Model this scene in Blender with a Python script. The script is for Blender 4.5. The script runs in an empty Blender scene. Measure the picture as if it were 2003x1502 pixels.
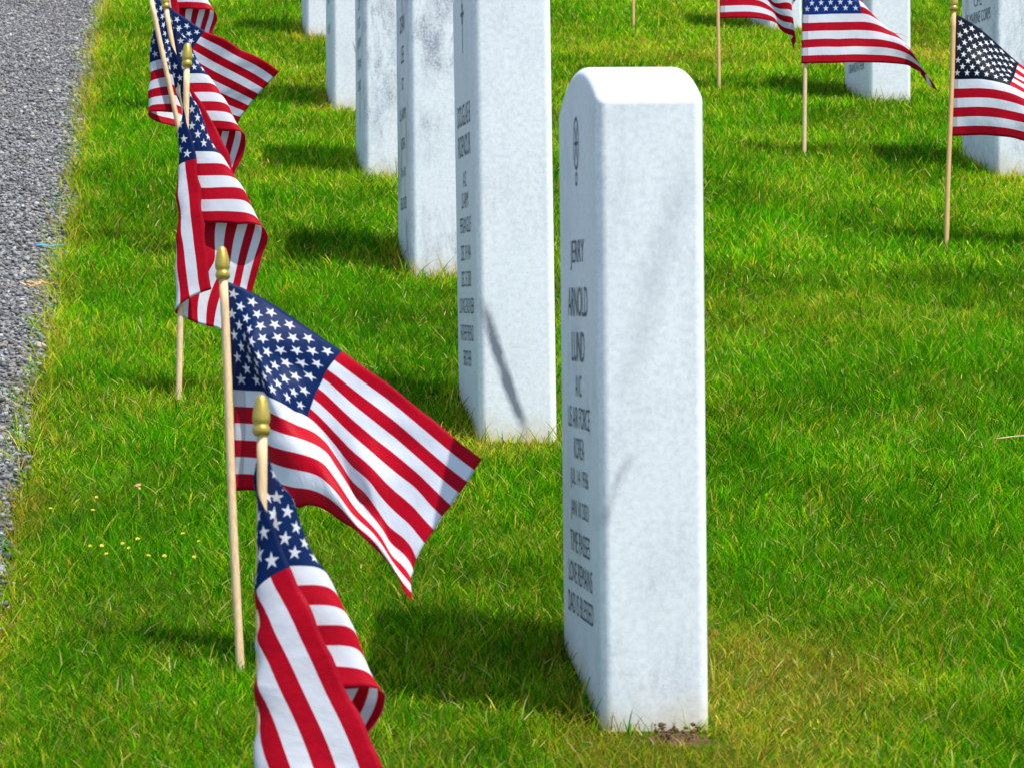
import bpy, bmesh, math, random
import numpy as np
from mathutils import Vector, Matrix, Euler

R = math.radians
sc = bpy.context.scene
C = sc.collection

# ---------------------------------------------------------------- camera
CAM_Z = 0.40
cam_d = bpy.data.cameras.new("camera")
cam = bpy.data.objects.new("camera", cam_d)
C.objects.link(cam)
cam.location = (0, 0, CAM_Z)
cam.rotation_euler = (R(90 - 1.2), 0, R(-5.48))
cam_d.sensor_width = 36.0
cam_d.lens = 36.0 * 7200 / 2003
cam_d.clip_start = 0.05
cam_d.clip_end = 500
cam_d.dof.use_dof = True
cam_d.dof.focus_distance = 6.2
cam_d.dof.aperture_fstop = 38
sc.camera = cam

# ---------------------------------------------------------------- sky, sun, exposure
SUN_EL, SUN_AZ = R(67), R(126)          # azimuth clockwise from +Y
world = bpy.data.worlds.new("World")
sc.world = world
world.use_nodes = True
wn = world.node_tree
sky = wn.nodes.new('ShaderNodeTexSky')
sky.sky_type = 'NISHITA'
sky.sun_disc = False
sky.sun_elevation = SUN_EL
sky.sun_rotation = SUN_AZ
wn.links.new(sky.outputs[0], wn.nodes['Background'].inputs[0])
wn.nodes['Background'].inputs[1].default_value = 0.15
sun_d = bpy.data.lights.new("sun", 'SUN')
sun_d.energy = 4.6
sun_d.angle = R(0.5)
sun_d.color = (1.0, 0.955, 0.88)
sun = bpy.data.objects.new("sun", sun_d)
C.objects.link(sun)
sd = Vector((math.cos(SUN_EL) * math.sin(SUN_AZ), math.cos(SUN_EL) * math.cos(SUN_AZ), math.sin(SUN_EL)))
sun.rotation_euler = sd.to_track_quat('Z', 'Y').to_euler()
sc.view_settings.view_transform = 'Standard'
sc.view_settings.look = 'None'
sc.view_settings.exposure = 0.62
sc.view_settings.gamma = 1.0
sc.cycles.max_bounces = 6
sc.cycles.transparent_max_bounces = 8

# ---------------------------------------------------------------- helpers
SLOPE = 1 / 6.0
EDGE_X = -0.172                          # where the lawn ends and the gravel starts


def vnoise(x, y, seed=0):
    """smooth value noise in 0..1 on numpy arrays"""
    x = np.asarray(x, float); y = np.asarray(y, float)
    xi = np.floor(x).astype(np.int64); yi = np.floor(y).astype(np.int64)
    xf = x - xi; yf = y - yi
    u = xf * xf * (3 - 2 * xf); v = yf * yf * (3 - 2 * yf)

    def h(a, b):
        n = (a * 374761393 + b * 668265263 + seed * 974634777) & 0xFFFFFFFF
        n = ((n ^ (n >> 13)) * 1274126177) & 0xFFFFFFFF
        n = (n ^ (n >> 16)) & 0xFFFFFFFF
        return n / 4294967295.0
    return (h(xi, yi) * (1 - u) + h(xi + 1, yi) * u) * (1 - v) + (h(xi, yi + 1) * (1 - u) + h(xi + 1, yi + 1) * u) * v


def edge_x(y):
    return EDGE_X + (vnoise(y * 2.3, 0.5, 3) - 0.5) * 0.022 + (vnoise(y * 9, 1.5, 4) - 0.5) * 0.016


def gz(x, y):
    """height of the sloping ground"""
    base = SLOPE * (np.asarray(y, float) - 3.4)
    lawn = 1 / (1 + np.exp(-(np.asarray(x, float) - edge_x(y)) / 0.008))
    return base + (lawn - 1) * 0.016 + (vnoise(np.asarray(x) * 5, np.asarray(y) * 5, 9) - 0.5) * 0.010 * lawn


def g1(x, y):
    return float(gz(np.array([x]), np.array([y]))[0])


def tag(o, label=None, cat=None, group=None, kind=None):
    if label: o['label'] = label
    if cat: o['category'] = cat
    if group: o['group'] = group
    if kind: o['kind'] = kind
    return o


def empty(name, loc):
    o = bpy.data.objects.new(name, None)
    o.empty_display_size = 0.05
    o.location = loc
    C.objects.link(o)
    return o


def obj(name, me, mat=None, parent=None, loc=(0, 0, 0), smooth=True):
    o = bpy.data.objects.new(name, me)
    C.objects.link(o)
    o.location = loc
    if parent: o.parent = parent
    if mat and not me.materials: me.materials.append(mat)
    if smooth and len(me.polygons):
        me.polygons.foreach_set('use_smooth', np.ones(len(me.polygons), bool))
    return o


def mesh_np(name, verts, loops, sizes):
    """mesh from numpy: verts (n,3), flat loop vertex ids, loop count per face"""
    me = bpy.data.meshes.new(name)
    me.vertices.add(len(verts))
    me.vertices.foreach_set('co', np.asarray(verts, np.float32).ravel())
    me.loops.add(len(loops))
    me.loops.foreach_set('vertex_index', np.asarray(loops, np.int32))
    me.polygons.add(len(sizes))
    st = np.concatenate([[0], np.cumsum(sizes)[:-1]]).astype(np.int32)
    me.polygons.foreach_set('loop_start', st)
    me.polygons.foreach_set('loop_total', np.asarray(sizes, np.int32))
    me.update(calc_edges=True)
    me.validate()
    return me


def grid_mesh(name, X):
    """X: (nu, nv, 3) grid -> mesh with uv"""
    nu, nv = X.shape[:2]
    idx = np.arange(nu * nv).reshape(nu, nv)
    q = np.stack([idx[:-1, :-1], idx[1:, :-1], idx[1:, 1:], idx[:-1, 1:]], -1).reshape(-1, 4)
    me = mesh_np(name, X.reshape(-1, 3), q.ravel(), np.full(len(q), 4))
    uv = me.uv_layers.new(name='UVMap')
    uu = (q.ravel() // nv) / (nu - 1); vv = 1 - (q.ravel() % nv) / (nv - 1)
    uv.data.foreach_set('uv', np.stack([uu, vv], -1).astype(np.float32).ravel())
    return me


def lathe(prof, seg=24):
    vs = []; loops = []; sizes = []
    n = len(prof)
    for r, z in prof:
        for k in range(seg):
            a = 2 * math.pi * k / seg
            vs.append((r * math.cos(a), r * math.sin(a), z))
    for i in range(n - 1):
        for k in range(seg):
            k2 = (k + 1) % seg
            loops += [i * seg + k, i * seg + k2, (i + 1) * seg + k2, (i + 1) * seg + k]; sizes.append(4)
    loops += list(range(seg))[::-1]; sizes.append(seg)
    loops += [(n - 1) * seg + k for k in range(seg)]; sizes.append(seg)
    return mesh_np('lathe', vs, loops, sizes)


def tube(pts, rad, seg=8, name='tube'):
    """tube along points, radius a number or a list"""
    pts = [Vector(p) for p in pts]
    vs = []; loops = []; sizes = []
    for i, p in enumerate(pts):
        d = (pts[min(i + 1, len(pts) - 1)] - pts[max(i - 1, 0)]).normalized()
        a = d.orthogonal().normalized() if i == 0 else (a - d * a.dot(d)).normalized()
        b = d.cross(a)
        r = rad[i] if hasattr(rad, '__len__') else rad
        for k in range(seg):
            t = 2 * math.pi * k / seg
            vs.append(p + a * math.cos(t) * r + b * math.sin(t) * r)
    for i in range(len(pts) - 1):
        for k in range(seg):
            k2 = (k + 1) % seg
            loops += [i * seg + k, i * seg + k2, (i + 1) * seg + k2, (i + 1) * seg + k]; sizes.append(4)
    loops += list(range(seg))[::-1]; sizes.append(seg)
    loops += [(len(pts) - 1) * seg + k for k in range(seg)]; sizes.append(seg)
    return mesh_np(name, [tuple(v) for v in vs], loops, sizes)


class NT:
    """small node-tree writer"""
    def __init__(self, name):
        self.m = bpy.data.materials.new(name); self.m.use_nodes = True
        self.t = self.m.node_tree; self.t.nodes.clear()
        self.out = self.t.nodes.new('ShaderNodeOutputMaterial')

    def n(self, typ, ins=None, **kw):
        nd = self.t.nodes.new(typ)
        for k, v in kw.items(): setattr(nd, k, v)
        for k, v in (ins or {}).items():
            s = nd.inputs[k]
            if isinstance(v, bpy.types.NodeSocket): self.t.links.new(v, s)
            else: s.default_value = v
        return nd

    def math(self, op, a, b=None, c=None, clamp=False):
        nd = self.t.nodes.new('ShaderNodeMath'); nd.operation = op; nd.use_clamp = clamp
        for i, v in enumerate((a, b, c)):
            if v is None: continue
            if isinstance(v, bpy.types.NodeSocket): self.t.links.new(v, nd.inputs[i])
            else: nd.inputs[i].default_value = v
        return nd.outputs[0]

    def mix(self, f, a, b):
        nd = self.t.nodes.new('ShaderNodeMix'); nd.data_type = 'RGBA'
        for i, v in ((0, f), (6, a), (7, b)):
            if isinstance(v, bpy.types.NodeSocket): self.t.links.new(v, nd.inputs[i])
            else: nd.inputs[i].default_value = v if i == 0 else (*v, 1) if len(v) == 3 else v
        return nd.outputs[2]

    def ramp(self, f, stops):
        nd = self.t.nodes.new('ShaderNodeValToRGB')
        el = nd.color_ramp.elements
        while len(el) < len(stops): el.new(0.5)
        for e, (p, c) in zip(el, stops):
            e.position = p; e.color = (*c, 1) if hasattr(c, '__len__') else (c, c, c, 1)
        self.t.links.new(f, nd.inputs[0])
        return nd.outputs[0]

    def done(self, shader, disp=None):
        self.t.links.new(shader, self.out.inputs[0])
        return self.m


# ---------------------------------------------------------------- materials
def mat_marble(name, streaks=(), clouds=1.0, seed=0.0):
    t = NT(name)
    co = t.n('ShaderNodeTexCoord').outputs['Object']
    off = t.n('ShaderNodeMapping', {'Vector': co, 'Location': (seed * 3.1, seed * 1.7, seed * 2.3)}).outputs[0]
    st = t.n('ShaderNodeMapping', {'Vector': off, 'Rotation': (0.3, R(24), 0.2), 'Scale': (30, 16, 10)}).outputs[0]
    nz = t.n('ShaderNodeTexNoise', {'Vector': st, 'Scale': 1.0, 'Detail': 9.0, 'Roughness': 0.74, 'Distortion': 0.25}).outputs[0]
    big = t.n('ShaderNodeTexNoise', {'Vector': off, 'Scale': 7.0, 'Detail': 3.0, 'Roughness': 0.6}).outputs[0]
    gate = t.ramp(big, [(0.40, 0.0), (0.66, 1.0)])
    speck = t.ramp(t.n('ShaderNodeTexNoise', {'Vector': off, 'Scale': 260.0, 'Detail': 5.0, 'Roughness': 0.8}).outputs[0], [(0.42, 1.0), (0.60, 0.25)])
    smudge = t.math('MULTIPLY', t.math('MULTIPLY', t.ramp(nz, [(0.44, 0.0), (0.66, 1.0)]), gate), speck)
    vein = t.math('MULTIPLY', smudge, 0.85 * clouds, clamp=True)
    cl = t.ramp(t.n('ShaderNodeTexNoise', {'Vector': st, 'Scale': 0.55, 'Detail': 6.0, 'Roughness': 0.7}).outputs[0], [(0.35, 0.0), (0.75, 1.0)])
    fine = t.n('ShaderNodeTexNoise', {'Vector': off, 'Scale': 150.0, 'Detail': 4.0, 'Roughness': 0.75}).outputs[0]
    cry = t.n('ShaderNodeTexVoronoi', {'Vector': off, 'Scale': 240.0}).outputs['Color']
    col = t.mix(t.math('MULTIPLY', cl, 0.60 * min(1.0, clouds + 0.3), clamp=True), (0.82, 0.835, 0.85), (0.70, 0.73, 0.765))
    col = t.mix(t.ramp(fine, [(0.38, 0.55), (0.58, 0.0)]), col, (0.56, 0.59, 0.64))
    col = t.mix(t.math('MULTIPLY', t.n('ShaderNodeSeparateColor', {'Color': cry}).outputs[0], 0.22), col, (0.93, 0.95, 0.97))
    col = t.mix(vein, col, (0.27, 0.30, 0.36))
    sep = t.n('ShaderNodeSeparateXYZ', {'Vector': co}).outputs
    wob = t.math('MULTIPLY', t.math('SUBTRACT', t.n('ShaderNodeTexNoise', {'Vector': off, 'Scale': 34.0, 'Detail': 6.0, 'Roughness': 0.65}).outputs[0], 0.5), 1.0)
    for (x0, z0, x1, z1, w, k, rough, bow) in streaks:
        # a dark band that follows a sloping plane through the stone
        s = t.math('DIVIDE', t.math('SUBTRACT', sep[2], z0), z1 - z0)             # 0..1 along
        xc = t.math('ADD', x0, t.math('MULTIPLY', s, x1 - x0))
        xc = t.math('ADD', xc, t.math('MULTIPLY', t.math('MULTIPLY', s, t.math('SUBTRACT', 1.0, s)), bow))
        d = t.math('ABSOLUTE', t.math('ADD', t.math('SUBTRACT', sep[0], xc), t.math('MULTIPLY', wob, rough)))
        fall = t.math('SUBTRACT', 1.0, t.math('DIVIDE', d, w), clamp=True)
        ends = t.math('MULTIPLY', t.math('MULTIPLY', s, t.math('SUBTRACT', 1.0, s), clamp=True), 5.0, clamp=True)
        brk = t.ramp(t.n('ShaderNodeTexNoise', {'Vector': off, 'Scale': 48.0, 'Detail': 4.0}).outputs[0], [(0.30, 0.55), (0.6, 1.0)])
        nearf = t.math('SUBTRACT', 1.0, t.math('MULTIPLY', t.math('SUBTRACT', sep[1], 0.05), 12.0, clamp=True))
        f = t.math('MULTIPLY', t.math('MULTIPLY', t.math('MULTIPLY', fall, ends), t.math('MULTIPLY', brk, nearf)), k, clamp=True)
        col = t.mix(f, col, (0.16, 0.18, 0.22))
    # soil stain along the foot of the stone
    foot = t.math('SUBTRACT', sep[2], t.math('MULTIPLY', sep[1], SLOPE))
    fn = t.n('ShaderNodeTexNoise', {'Vector': off, 'Scale': 30.0, 'Detail': 4.0}).outputs[0]
    stain = t.math('SUBTRACT', 1.0, t.math('DIVIDE', foot, t.math('MULTIPLY', fn, 0.08)), clamp=True)
    col = t.mix(t.math('MULTIPLY', stain, 0.6), col, (0.55, 0.42, 0.22))
    bump = t.n('ShaderNodeBump', {'Strength': 0.12, 'Distance': 0.0006, 'Height': fine}).outputs[0]
    p = t.n('ShaderNodeBsdfPrincipled', {'Base Color': col, 'Roughness': 0.55, 'Normal': bump})
    p.inputs['Specular IOR Level'].default_value = 0.35
    return t.done(p.outputs[0])


def mat_simple(name, col, rough=0.6, metal=0.0, noise=None, nscale=40, stretch=(1, 1, 1), spec=0.5):
    t = NT(name)
    c = (*col, 1)
    if noise:
        co = t.n('ShaderNodeTexCoord').outputs['Object']
        mp = t.n('ShaderNodeMapping', {'Vector': co, 'Scale': stretch}).outputs[0]
        nz = t.n('ShaderNodeTexNoise', {'Vector': mp, 'Scale': float(nscale), 'Detail': 5.0, 'Roughness': 0.65}).outputs[0]
        c = t.mix(t.ramp(nz, [(0.3, 0.0), (0.72, 1.0)]), col, noise)
    p = t.n('ShaderNodeBsdfPrincipled', {'Base Color': c, 'Roughness': rough, 'Metallic': metal})
    p.inputs['Specular IOR Level'].default_value = spec
    return t.done(p.outputs[0])


def mat_flag(name, blue, red=(0.56, 0.0015, 0.018)):
    """stars and stripes from the cloth's own uv, thin translucent nylon"""
    t = NT(name)
    uv = t.n('ShaderNodeUVMap', uv_map='UVMap').outputs[0]
    s = t.n('ShaderNodeSeparateXYZ', {'Vector': uv}).outputs
    u = s[0]; v = t.math('SUBTRACT', 1.0, s[1])
    k = t.math('FLOOR', t.math('MULTIPLY', v, 13.0))
    odd = t.math('GREATER_THAN', t.math('MODULO', k, 2.0), 0.5)
    weave = t.n('ShaderNodeTexNoise', {'Vector': t.n('ShaderNodeMapping', {'Vector': uv, 'Scale': (90, 60, 1)}).outputs[0], 'Scale': 1.0, 'Detail': 3.0}).outputs[0]
    redc = t.mix(t.ramp(weave, [(0.4, 0.0), (0.75, 0.5)]), red, (0.64, 0.007, 0.040))
    stripes = t.mix(odd, redc, (0.80, 0.82, 0.88))
    # canton
    X = t.math('MULTIPLY', u, 12.0 / 0.4); Y = t.math('MULTIPLY', v, 10.0 / (7 / 13.0))
    inC = t.math('MULTIPLY', t.math('LESS_THAN', X, 12.0), t.math('LESS_THAN', Y, 10.0))

    def star(ox):
        # lattice of every second cell, ox = 1 for the odd set and 0 for the even one
        lx = t.math('SUBTRACT', t.math('MODULO', t.math('ADD', X, 2.0 + 1 - ox), 2.0), 1.0)
        ly = t.math('SUBTRACT', t.math('MODULO', t.math('ADD', Y, 2.0 + 1 - ox), 2.0), 1.0)
        # cell size in metres: .0102 by .0109
        px = t.math('MULTIPLY', lx, 1.017); py = t.math('MULTIPLY', ly, -1.093)
        a = t.math('ARCTAN2', px, py)
        r = t.math('SQRT', t.math('ADD', t.math('MULTIPLY', px, px), t.math('MULTIPLY', py, py)))
        m = t.math('ABSOLUTE', t.math('SUBTRACT', t.math('FLOORED_MODULO', t.math('ADD', a, R(36)), R(72)), R(36)))
        d = t.math('ADD', t.math('MULTIPLY', t.math('MULTIPLY', r, t.math('COSINE', m)), 0.2245),
                   t.math('MULTIPLY', t.math('MULTIPLY', r, t.math('SINE', m)), 0.691))
        return t.math('LESS_THAN', d, 0.2245 * 0.64)
    sa = star(1); sb = star(0)
    inner = t.math('MULTIPLY', t.math('MULTIPLY', t.math('GREATER_THAN', X, 1.0), t.math('LESS_THAN', X, 11.0)),
                   t.math('MULTIPLY', t.math('GREATER_THAN', Y, 1.0), t.math('LESS_THAN', Y, 9.0)))
    st = t.math('MAXIMUM', sa, t.math('MULTIPLY', sb, inner))
    canton = t.mix(st, blue, (0.80, 0.82, 0.88))
    col = t.mix(inC, stripes, canton)
    ev = t.math('ABSOLUTE', t.math('SUBTRACT', v, 0.5))
    hem = t.math('MAXIMUM', t.math('GREATER_THAN', ev, 0.489), t.math('MAXIMUM', t.math('GREATER_THAN', u, 0.991), t.math('LESS_THAN', u, 0.038)))
    col = t.mix(t.math('MULTIPLY', hem, 0.22), col, (0.05, 0.02, 0.05))
    seam = t.math('LESS_THAN', t.math('ABSOLUTE', t.math('SUBTRACT', u, 0.040)), 0.0022)
    col = t.mix(t.math('MULTIPLY', seam, 0.35), col, (0.02, 0.02, 0.04))
    fine = t.n('ShaderNodeTexNoise', {'Vector': t.n('ShaderNodeMapping', {'Vector': uv, 'Scale': (500, 330, 1)}).outputs[0], 'Scale': 1.0}).outputs[0]
    crease = t.n('ShaderNodeTexNoise', {'Vector': t.n('ShaderNodeMapping', {'Vector': uv, 'Scale': (9, 5, 1), 'Rotation': (0, 0, 0.5)}).outputs[0], 'Scale': 1.0, 'Detail': 5.0, 'Roughness': 0.55}).outputs[0]
    bump = t.n('ShaderNodeBump', {'Strength': 0.25, 'Distance': 0.0004, 'Height': fine}).outputs[0]
    bump = t.n('ShaderNodeBump', {'Strength': 0.4, 'Distance': 0.005, 'Height': crease, 'Normal': bump}).outputs[0]
    p = t.n('ShaderNodeBsdfPrincipled', {'Base Color': col, 'Roughness': 0.5, 'Normal': bump})
    p.inputs['Specular IOR Level'].default_value = 0.12
    tr = t.n('ShaderNodeBsdfTranslucent', {'Color': col, 'Normal': bump})
    mx = t.n('ShaderNodeMixShader', {0: 0.48, 1: p.outputs[0], 2: tr.outputs[0]})
    return t.done(mx.outputs[0])


def mat_grass():
    t = NT('grass_blades')
    c = t.n('ShaderNodeAttribute', attribute_name='tint').outputs['Color']
    p = t.n('ShaderNodeBsdfPrincipled', {'Base Color': c, 'Roughness': 0.42})
    p.inputs['Specular IOR Level'].default_value = 0.03
    tc = t.mix(0.5, c, t.n('ShaderNodeVectorMath', {0: c, 1: (1.55, 1.5, 0.25)}, operation='MULTIPLY').outputs[0])
    tr = t.n('ShaderNodeBsdfTranslucent', {'Color': tc})
    mx = t.n('ShaderNodeMixShader', {0: 0.54, 1: p.outputs[0], 2: tr.outputs[0]})
    return t.done(mx.outputs[0])


def mat_ground():
    t = NT('lawn_soil')
    co = t.n('ShaderNodeTexCoord').outputs['Object']
    a = t.n('ShaderNodeTexNoise', {'Vector': co, 'Scale': 90.0, 'Detail': 6.0, 'Roughness': 0.75}).outputs[0]
    b = t.n('ShaderNodeTexNoise', {'Vector': co, 'Scale': 4.0, 'Detail': 4.0}).outputs[0]
    c = t.mix(t.ramp(a, [(0.35, 0.0), (0.62, 1.0)]), (0.030, 0.065, 0.004), (0.08, 0.14, 0.008))
    c = t.mix(t.ramp(b, [(0.5, 0.0), (0.8, 0.5)]), c, (0.14, 0.12, 0.03))
    bp = t.n('ShaderNodeBump', {'Strength': 0.9, 'Distance': 0.01, 'Height': a}).outputs[0]
    return t.done(t.n('ShaderNodeBsdfPrincipled', {'Base Color': c, 'Roughness': 1.0, 'Normal': bp, 'Specular IOR Level': 0.0}).outputs[0])


def mat_path():
    t = NT('gravel_bed')
    co = t.n('ShaderNodeTexCoord').outputs['Object']
    vo = t.n('ShaderNodeTexVoronoi', {'Vector': co, 'Scale': 95.0})
    g = t.n('ShaderNodeSeparateColor', {'Color': vo.outputs['Color']}).outputs[0]
    c = t.mix(g, (0.06, 0.065, 0.075), (0.22, 0.23, 0.25))
    bp = t.n('ShaderNodeBump', {'Strength': 1.0, 'Distance': 0.008, 'Height': vo.outputs['Distance']}).outputs[0]
    return t.done(t.n('ShaderNodeBsdfPrincipled', {'Base Color': c, 'Roughness': 0.9, 'Normal': bp}).outputs[0])


def mat_gravel():
    t = NT('crushed_rock')
    c = t.n('ShaderNodeAttribute', attribute_name='tint').outputs['Color']
    co = t.n('ShaderNodeTexCoord').outputs['Object']
    n = t.n('ShaderNodeTexNoise', {'Vector': co, 'Scale': 420.0, 'Detail': 3.0}).outputs[0]
    c2 = t.n('ShaderNodeVectorMath', {0: c, 1: (0.62, 0.62, 0.63)}, operation='MULTIPLY').outputs[0]
    c = t.mix(t.ramp(n, [(0.35, 0.0), (0.65, 1.0)]), c2, c)
    return t.done(t.n('ShaderNodeBsdfPrincipled', {'Base Color': c, 'Roughness': 0.8}).outputs[0])


M_wood = mat_simple('pale_dowel_wood', (0.74, 0.55, 0.33), 0.55, 0, (0.50, 0.32, 0.15), 60, (7, 7, 0.35), 0.3)
M_wood2 = mat_simple('aged_dowel_wood', (0.62, 0.40, 0.17), 0.6, 0, (0.45, 0.26, 0.09), 60, (6, 6, 0.5), 0.3)
M_gold = mat_simple('gold_paint', (0.50, 0.36, 0.06), 0.36, 0.55, (0.40, 0.30, 0.06), 300)
M_ink = mat_simple('letter_paint', (0.12, 0.13, 0.15), 0.8)
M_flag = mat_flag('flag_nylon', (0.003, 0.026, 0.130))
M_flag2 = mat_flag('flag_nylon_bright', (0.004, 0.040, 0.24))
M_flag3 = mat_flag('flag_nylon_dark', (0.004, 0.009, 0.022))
M_grass = mat_grass(); M_ground = mat_ground(); M_path = mat_path(); M_gravel = mat_gravel()

# ---------------------------------------------------------------- ground and path
def sheet(name, xs, ys, mat, dz=0.0):
    Xg, Yg = np.meshgrid(xs, ys, indexing='ij')
    Z = gz(Xg, Yg) + dz
    me = grid_mesh(name, np.stack([Xg, Yg, Z], -1))
    o = obj(name, me, mat)
    tag(o, kind='structure')
    return o


xs = np.concatenate([np.linspace(-60, -3, 20), np.linspace(-2.8, -0.3, 20), np.linspace(-0.28, -0.05, 60), np.linspace(0, 3.6, 80), np.linspace(3.8, 60, 24)])
ys = np.concatenate([np.linspace(-30, 2.4, 14), np.linspace(2.5, 14, 240), np.linspace(14.5, 90, 30)])
sheet('ground', xs, ys, M_ground)
sheet('gravel_path', np.concatenate([np.linspace(-2.6, -0.45, 8), np.linspace(-0.40, EDGE_X - 0.004, 24)]), np.concatenate([np.linspace(-6, 2.4, 10), np.linspace(2.5, 14, 240), np.linspace(14.5, 60, 12)]), M_path, 0.004)

# ---------------------------------------------------------------- headstones
TH, WD, HT, ARC = 0.1016, 0.325, 0.597, 0.034


def slab_mesh(h):
    bm = bmesh.new()
    pts = [(0, -0.20), (WD, -0.20), (WD, h)]
    rad = (WD * WD / 4 + ARC * ARC) / (2 * ARC)
    half = math.asin(WD / 2 / rad)
    for i in range(1, 24):
        a = half - 2 * half * i / 24
        pts.append((WD / 2 + rad * math.sin(a), h + ARC - rad + rad * math.cos(a)))
    pts.append((0, h))
    f = bm.faces.new([bm.verts.new((0, y, z)) for y, z in pts])
    r = bmesh.ops.extrude_face_region(bm, geom=[f])
    bmesh.ops.translate(bm, vec=(TH, 0, 0), verts=[v for v in r['geom'] if isinstance(v, bmesh.types.BMVert)])
    bmesh.ops.recalc_face_normals(bm, faces=bm.faces)
    ed = [e for e in bm.edges if len(e.link_faces) == 2 and e.calc_face_angle() > R(30) and max(v.co.z for v in e.verts) > -0.1]
    bmesh.ops.bevel(bm, geom=ed, offset=0.0105, segments=5, profile=0.5, affect='EDGES', clamp_overlap=True)
    me = bpy.data.meshes.new('slab')
    bm.to_mesh(me); bm.free()
    me.set_sharp_from_angle(angle=R(42))
    return me


def text_mesh(lines):
    """lines: (text, z of the middle, cap height, width or None) -> mesh on the plane x=0, reading from far to near"""
    V = []; L = []; S = []
    for s, zc, ch, w in lines:
        cu = bpy.data.curves.new('t', 'FONT'); cu.body = s; cu.size = 1.0; cu.resolution_u = 3; cu.offset = -0.004
        ob = bpy.data.objects.new('t', cu); C.objects.link(ob)
        dg = bpy.context.evaluated_depsgraph_get()
        me = bpy.data.meshes.new_from_object(ob.evaluated_get(dg))
        co = np.empty(len(me.vertices) * 3, np.float32); me.vertices.foreach_get('co', co); co = co.reshape(-1, 3)
        lo, hi = co.min(0), co.max(0)
        base = len(V)
        for p in co:
            tx = (p[0] - lo[0]) / (hi[0] - lo[0]); tz = (p[1] - lo[1]) / (hi[1] - lo[1])
            V.append((-0.0006, WD / 2 + w / 2 - tx * w, zc - ch / 2 + tz * ch))
        for f in me.polygons:
            L += [base + i for i in f.vertices][::-1]; S.append(len(f.vertices))
        bpy.data.objects.remove(ob); bpy.data.meshes.remove(me); bpy.data.curves.remove(cu)
    return mesh_np('inscription', V, L, S)


def flat_poly(polys, x=-0.0006):
    V = []; L = []; S = []
    for p in polys:
        b = len(V); V += [(x, y, z) for y, z in p]; L += list(range(b, b + len(p))); S.append(len(p))
    return mesh_np('emblem', V, L, S)


def ring(cy, cz, ry, rz, w, n=32):
    out = []
    for i in range(n):
        a, b = 2 * math.pi * i / n, 2 * math.pi * (i + 1) / n
        out.append([(cy + ry * math.cos(a), cz + rz * math.sin(a)), (cy + ry * math.cos(b), cz + rz * math.sin(b)),
                    (cy + (ry - w) * math.cos(b), cz + (rz - w) * math.sin(b)), (cy + (ry - w) * math.cos(a), cz + (rz - w) * math.sin(a))])
    return out


def bar(y0, z0, y1, z1, w):
    dy, dz = y1 - y0, z1 - z0; l = math.hypot(dy, dz); ny, nz = -dz / l * w / 2, dy / l * w / 2
    return [(y0 + ny, z0 + nz), (y1 + ny, z1 + nz), (y1 - ny, z1 - nz), (y0 - ny, z0 - nz)]


cyc = WD / 2
EMB_RING = ring(cyc, 0.558, 0.022, 0.026, 0.003) + [bar(cyc + .010, .575, cyc - .010, .542, .003), bar(cyc - .010, .575, cyc + .010, .542, .003),
           bar(cyc - .014, .558, cyc + .014, .558, .003)] + ring(cyc, 0.5235, 0.009, 0.007, 0.0025, 16)
EMB_CROSS = [bar(cyc, .590, cyc, .514, .0045), bar(cyc - .024, .566, cyc - .0036, .566, .0045), bar(cyc + .0036, .566, cyc + .024, .566, .0045)] + ring(cyc, .566, .014, .014, .003, 20)
STONES = []


def headstone(x, y, tilt, label, mat, lines, emb=None, h=HT, lean=0.0, z=None):
    z0 = SLOPE * (y - 3.4) if z is None else z
    e = empty('headstone', (x, y, z0))
    e.rotation_euler = (R(lean), R(tilt), 0)
    tag(e, label, 'headstone', 'white marble headstones standing in rows')
    sl = obj('slab', slab_mesh(h), mat, e)
    sl.data.set_sharp_from_angle(angle=R(42))
    sl.modifiers.new('wn', 'WEIGHTED_NORMAL').keep_sharp = True
    for ln in lines: obj('inscription', text_mesh([ln]), M_ink, e, smooth=False)
    if emb: obj('emblem', flat_poly(emb), M_ink, e, smooth=False)
    STONES.append((x, y))
    return e


headstone(0.411, 3.405, -0.6, 'nearest white marble headstone, seen whole with its rounded top',
          mat_marble('marble_near', [(0.030, 0.265, -0.002, 0.185, 0.008, 0.50, 0.014, 0.0), (0.090, 0.57, 0.020, 0.30, 0.020, 0.24, 0.04, 0.0)], 0.7, 1.0),
          [('JERRY', .4495, .029, .115), ('ARNOLD', .404, .029, .165), ('LUND', .360, .029, .108), ('A1C', .322, .021, .05),
           ('US AIR FORCE', .291, .021, .185), ('KOREA', .261, .021, .085), ('JUL 14 1936', .230, .021, .15), ('JAN 10 2021', .199, .021, .15),
           ('TIME PASSES', .168, .021, .165), ('LOVE REMAINS', .137, .021, .20), ('DAD IS BLESSED', .106, .021, .215)], EMB_RING)
headstone(0.413, 4.745, -0.9, 'second marble headstone, with a long dark diagonal streak low on its side',
          mat_marble('marble_streaked', [(0.006, 0.190, 0.064, 0.004, 0.0110, 1.7, 0.0035, -0.014)], 0.35, 2.0),
          [('DOUGLAS B', .432, .029, .20), ('RIDENOUR', .391, .029, .19), ('A1C', .346, .021, .05), ('US ARMY', .318, .021, .11), ('PERSIAN GULF', .285, .021, .17),
           ('DEC 19 1944', .248, .021, .15), ('DEC 15 2000', .213, .021, .15), ('LOVING ENGINEER', .177, .021, .23), ('FATHER FRIEND', .141, .021, .20), ('BROTHER', .107, .021, .12)], EMB_CROSS)
headstone(0.416, 6.085, -0.5, 'mottled grey-veined marble headstone directly behind the streaked one',
          mat_marble('marble_veined_a', [], 2.5, 3.0),
          [('DEAN', .432, .028, .11), ('LEE', .380, .028, .07), ('SGT', .33, .02, .05), ('US ARMY', .279, .02, .16), ('KOREA', .229, .02, .10), ('JUN 1931', .178, .02, .11), ('BELOVED', .128, .02, .15)], EMB_CROSS)
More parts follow.
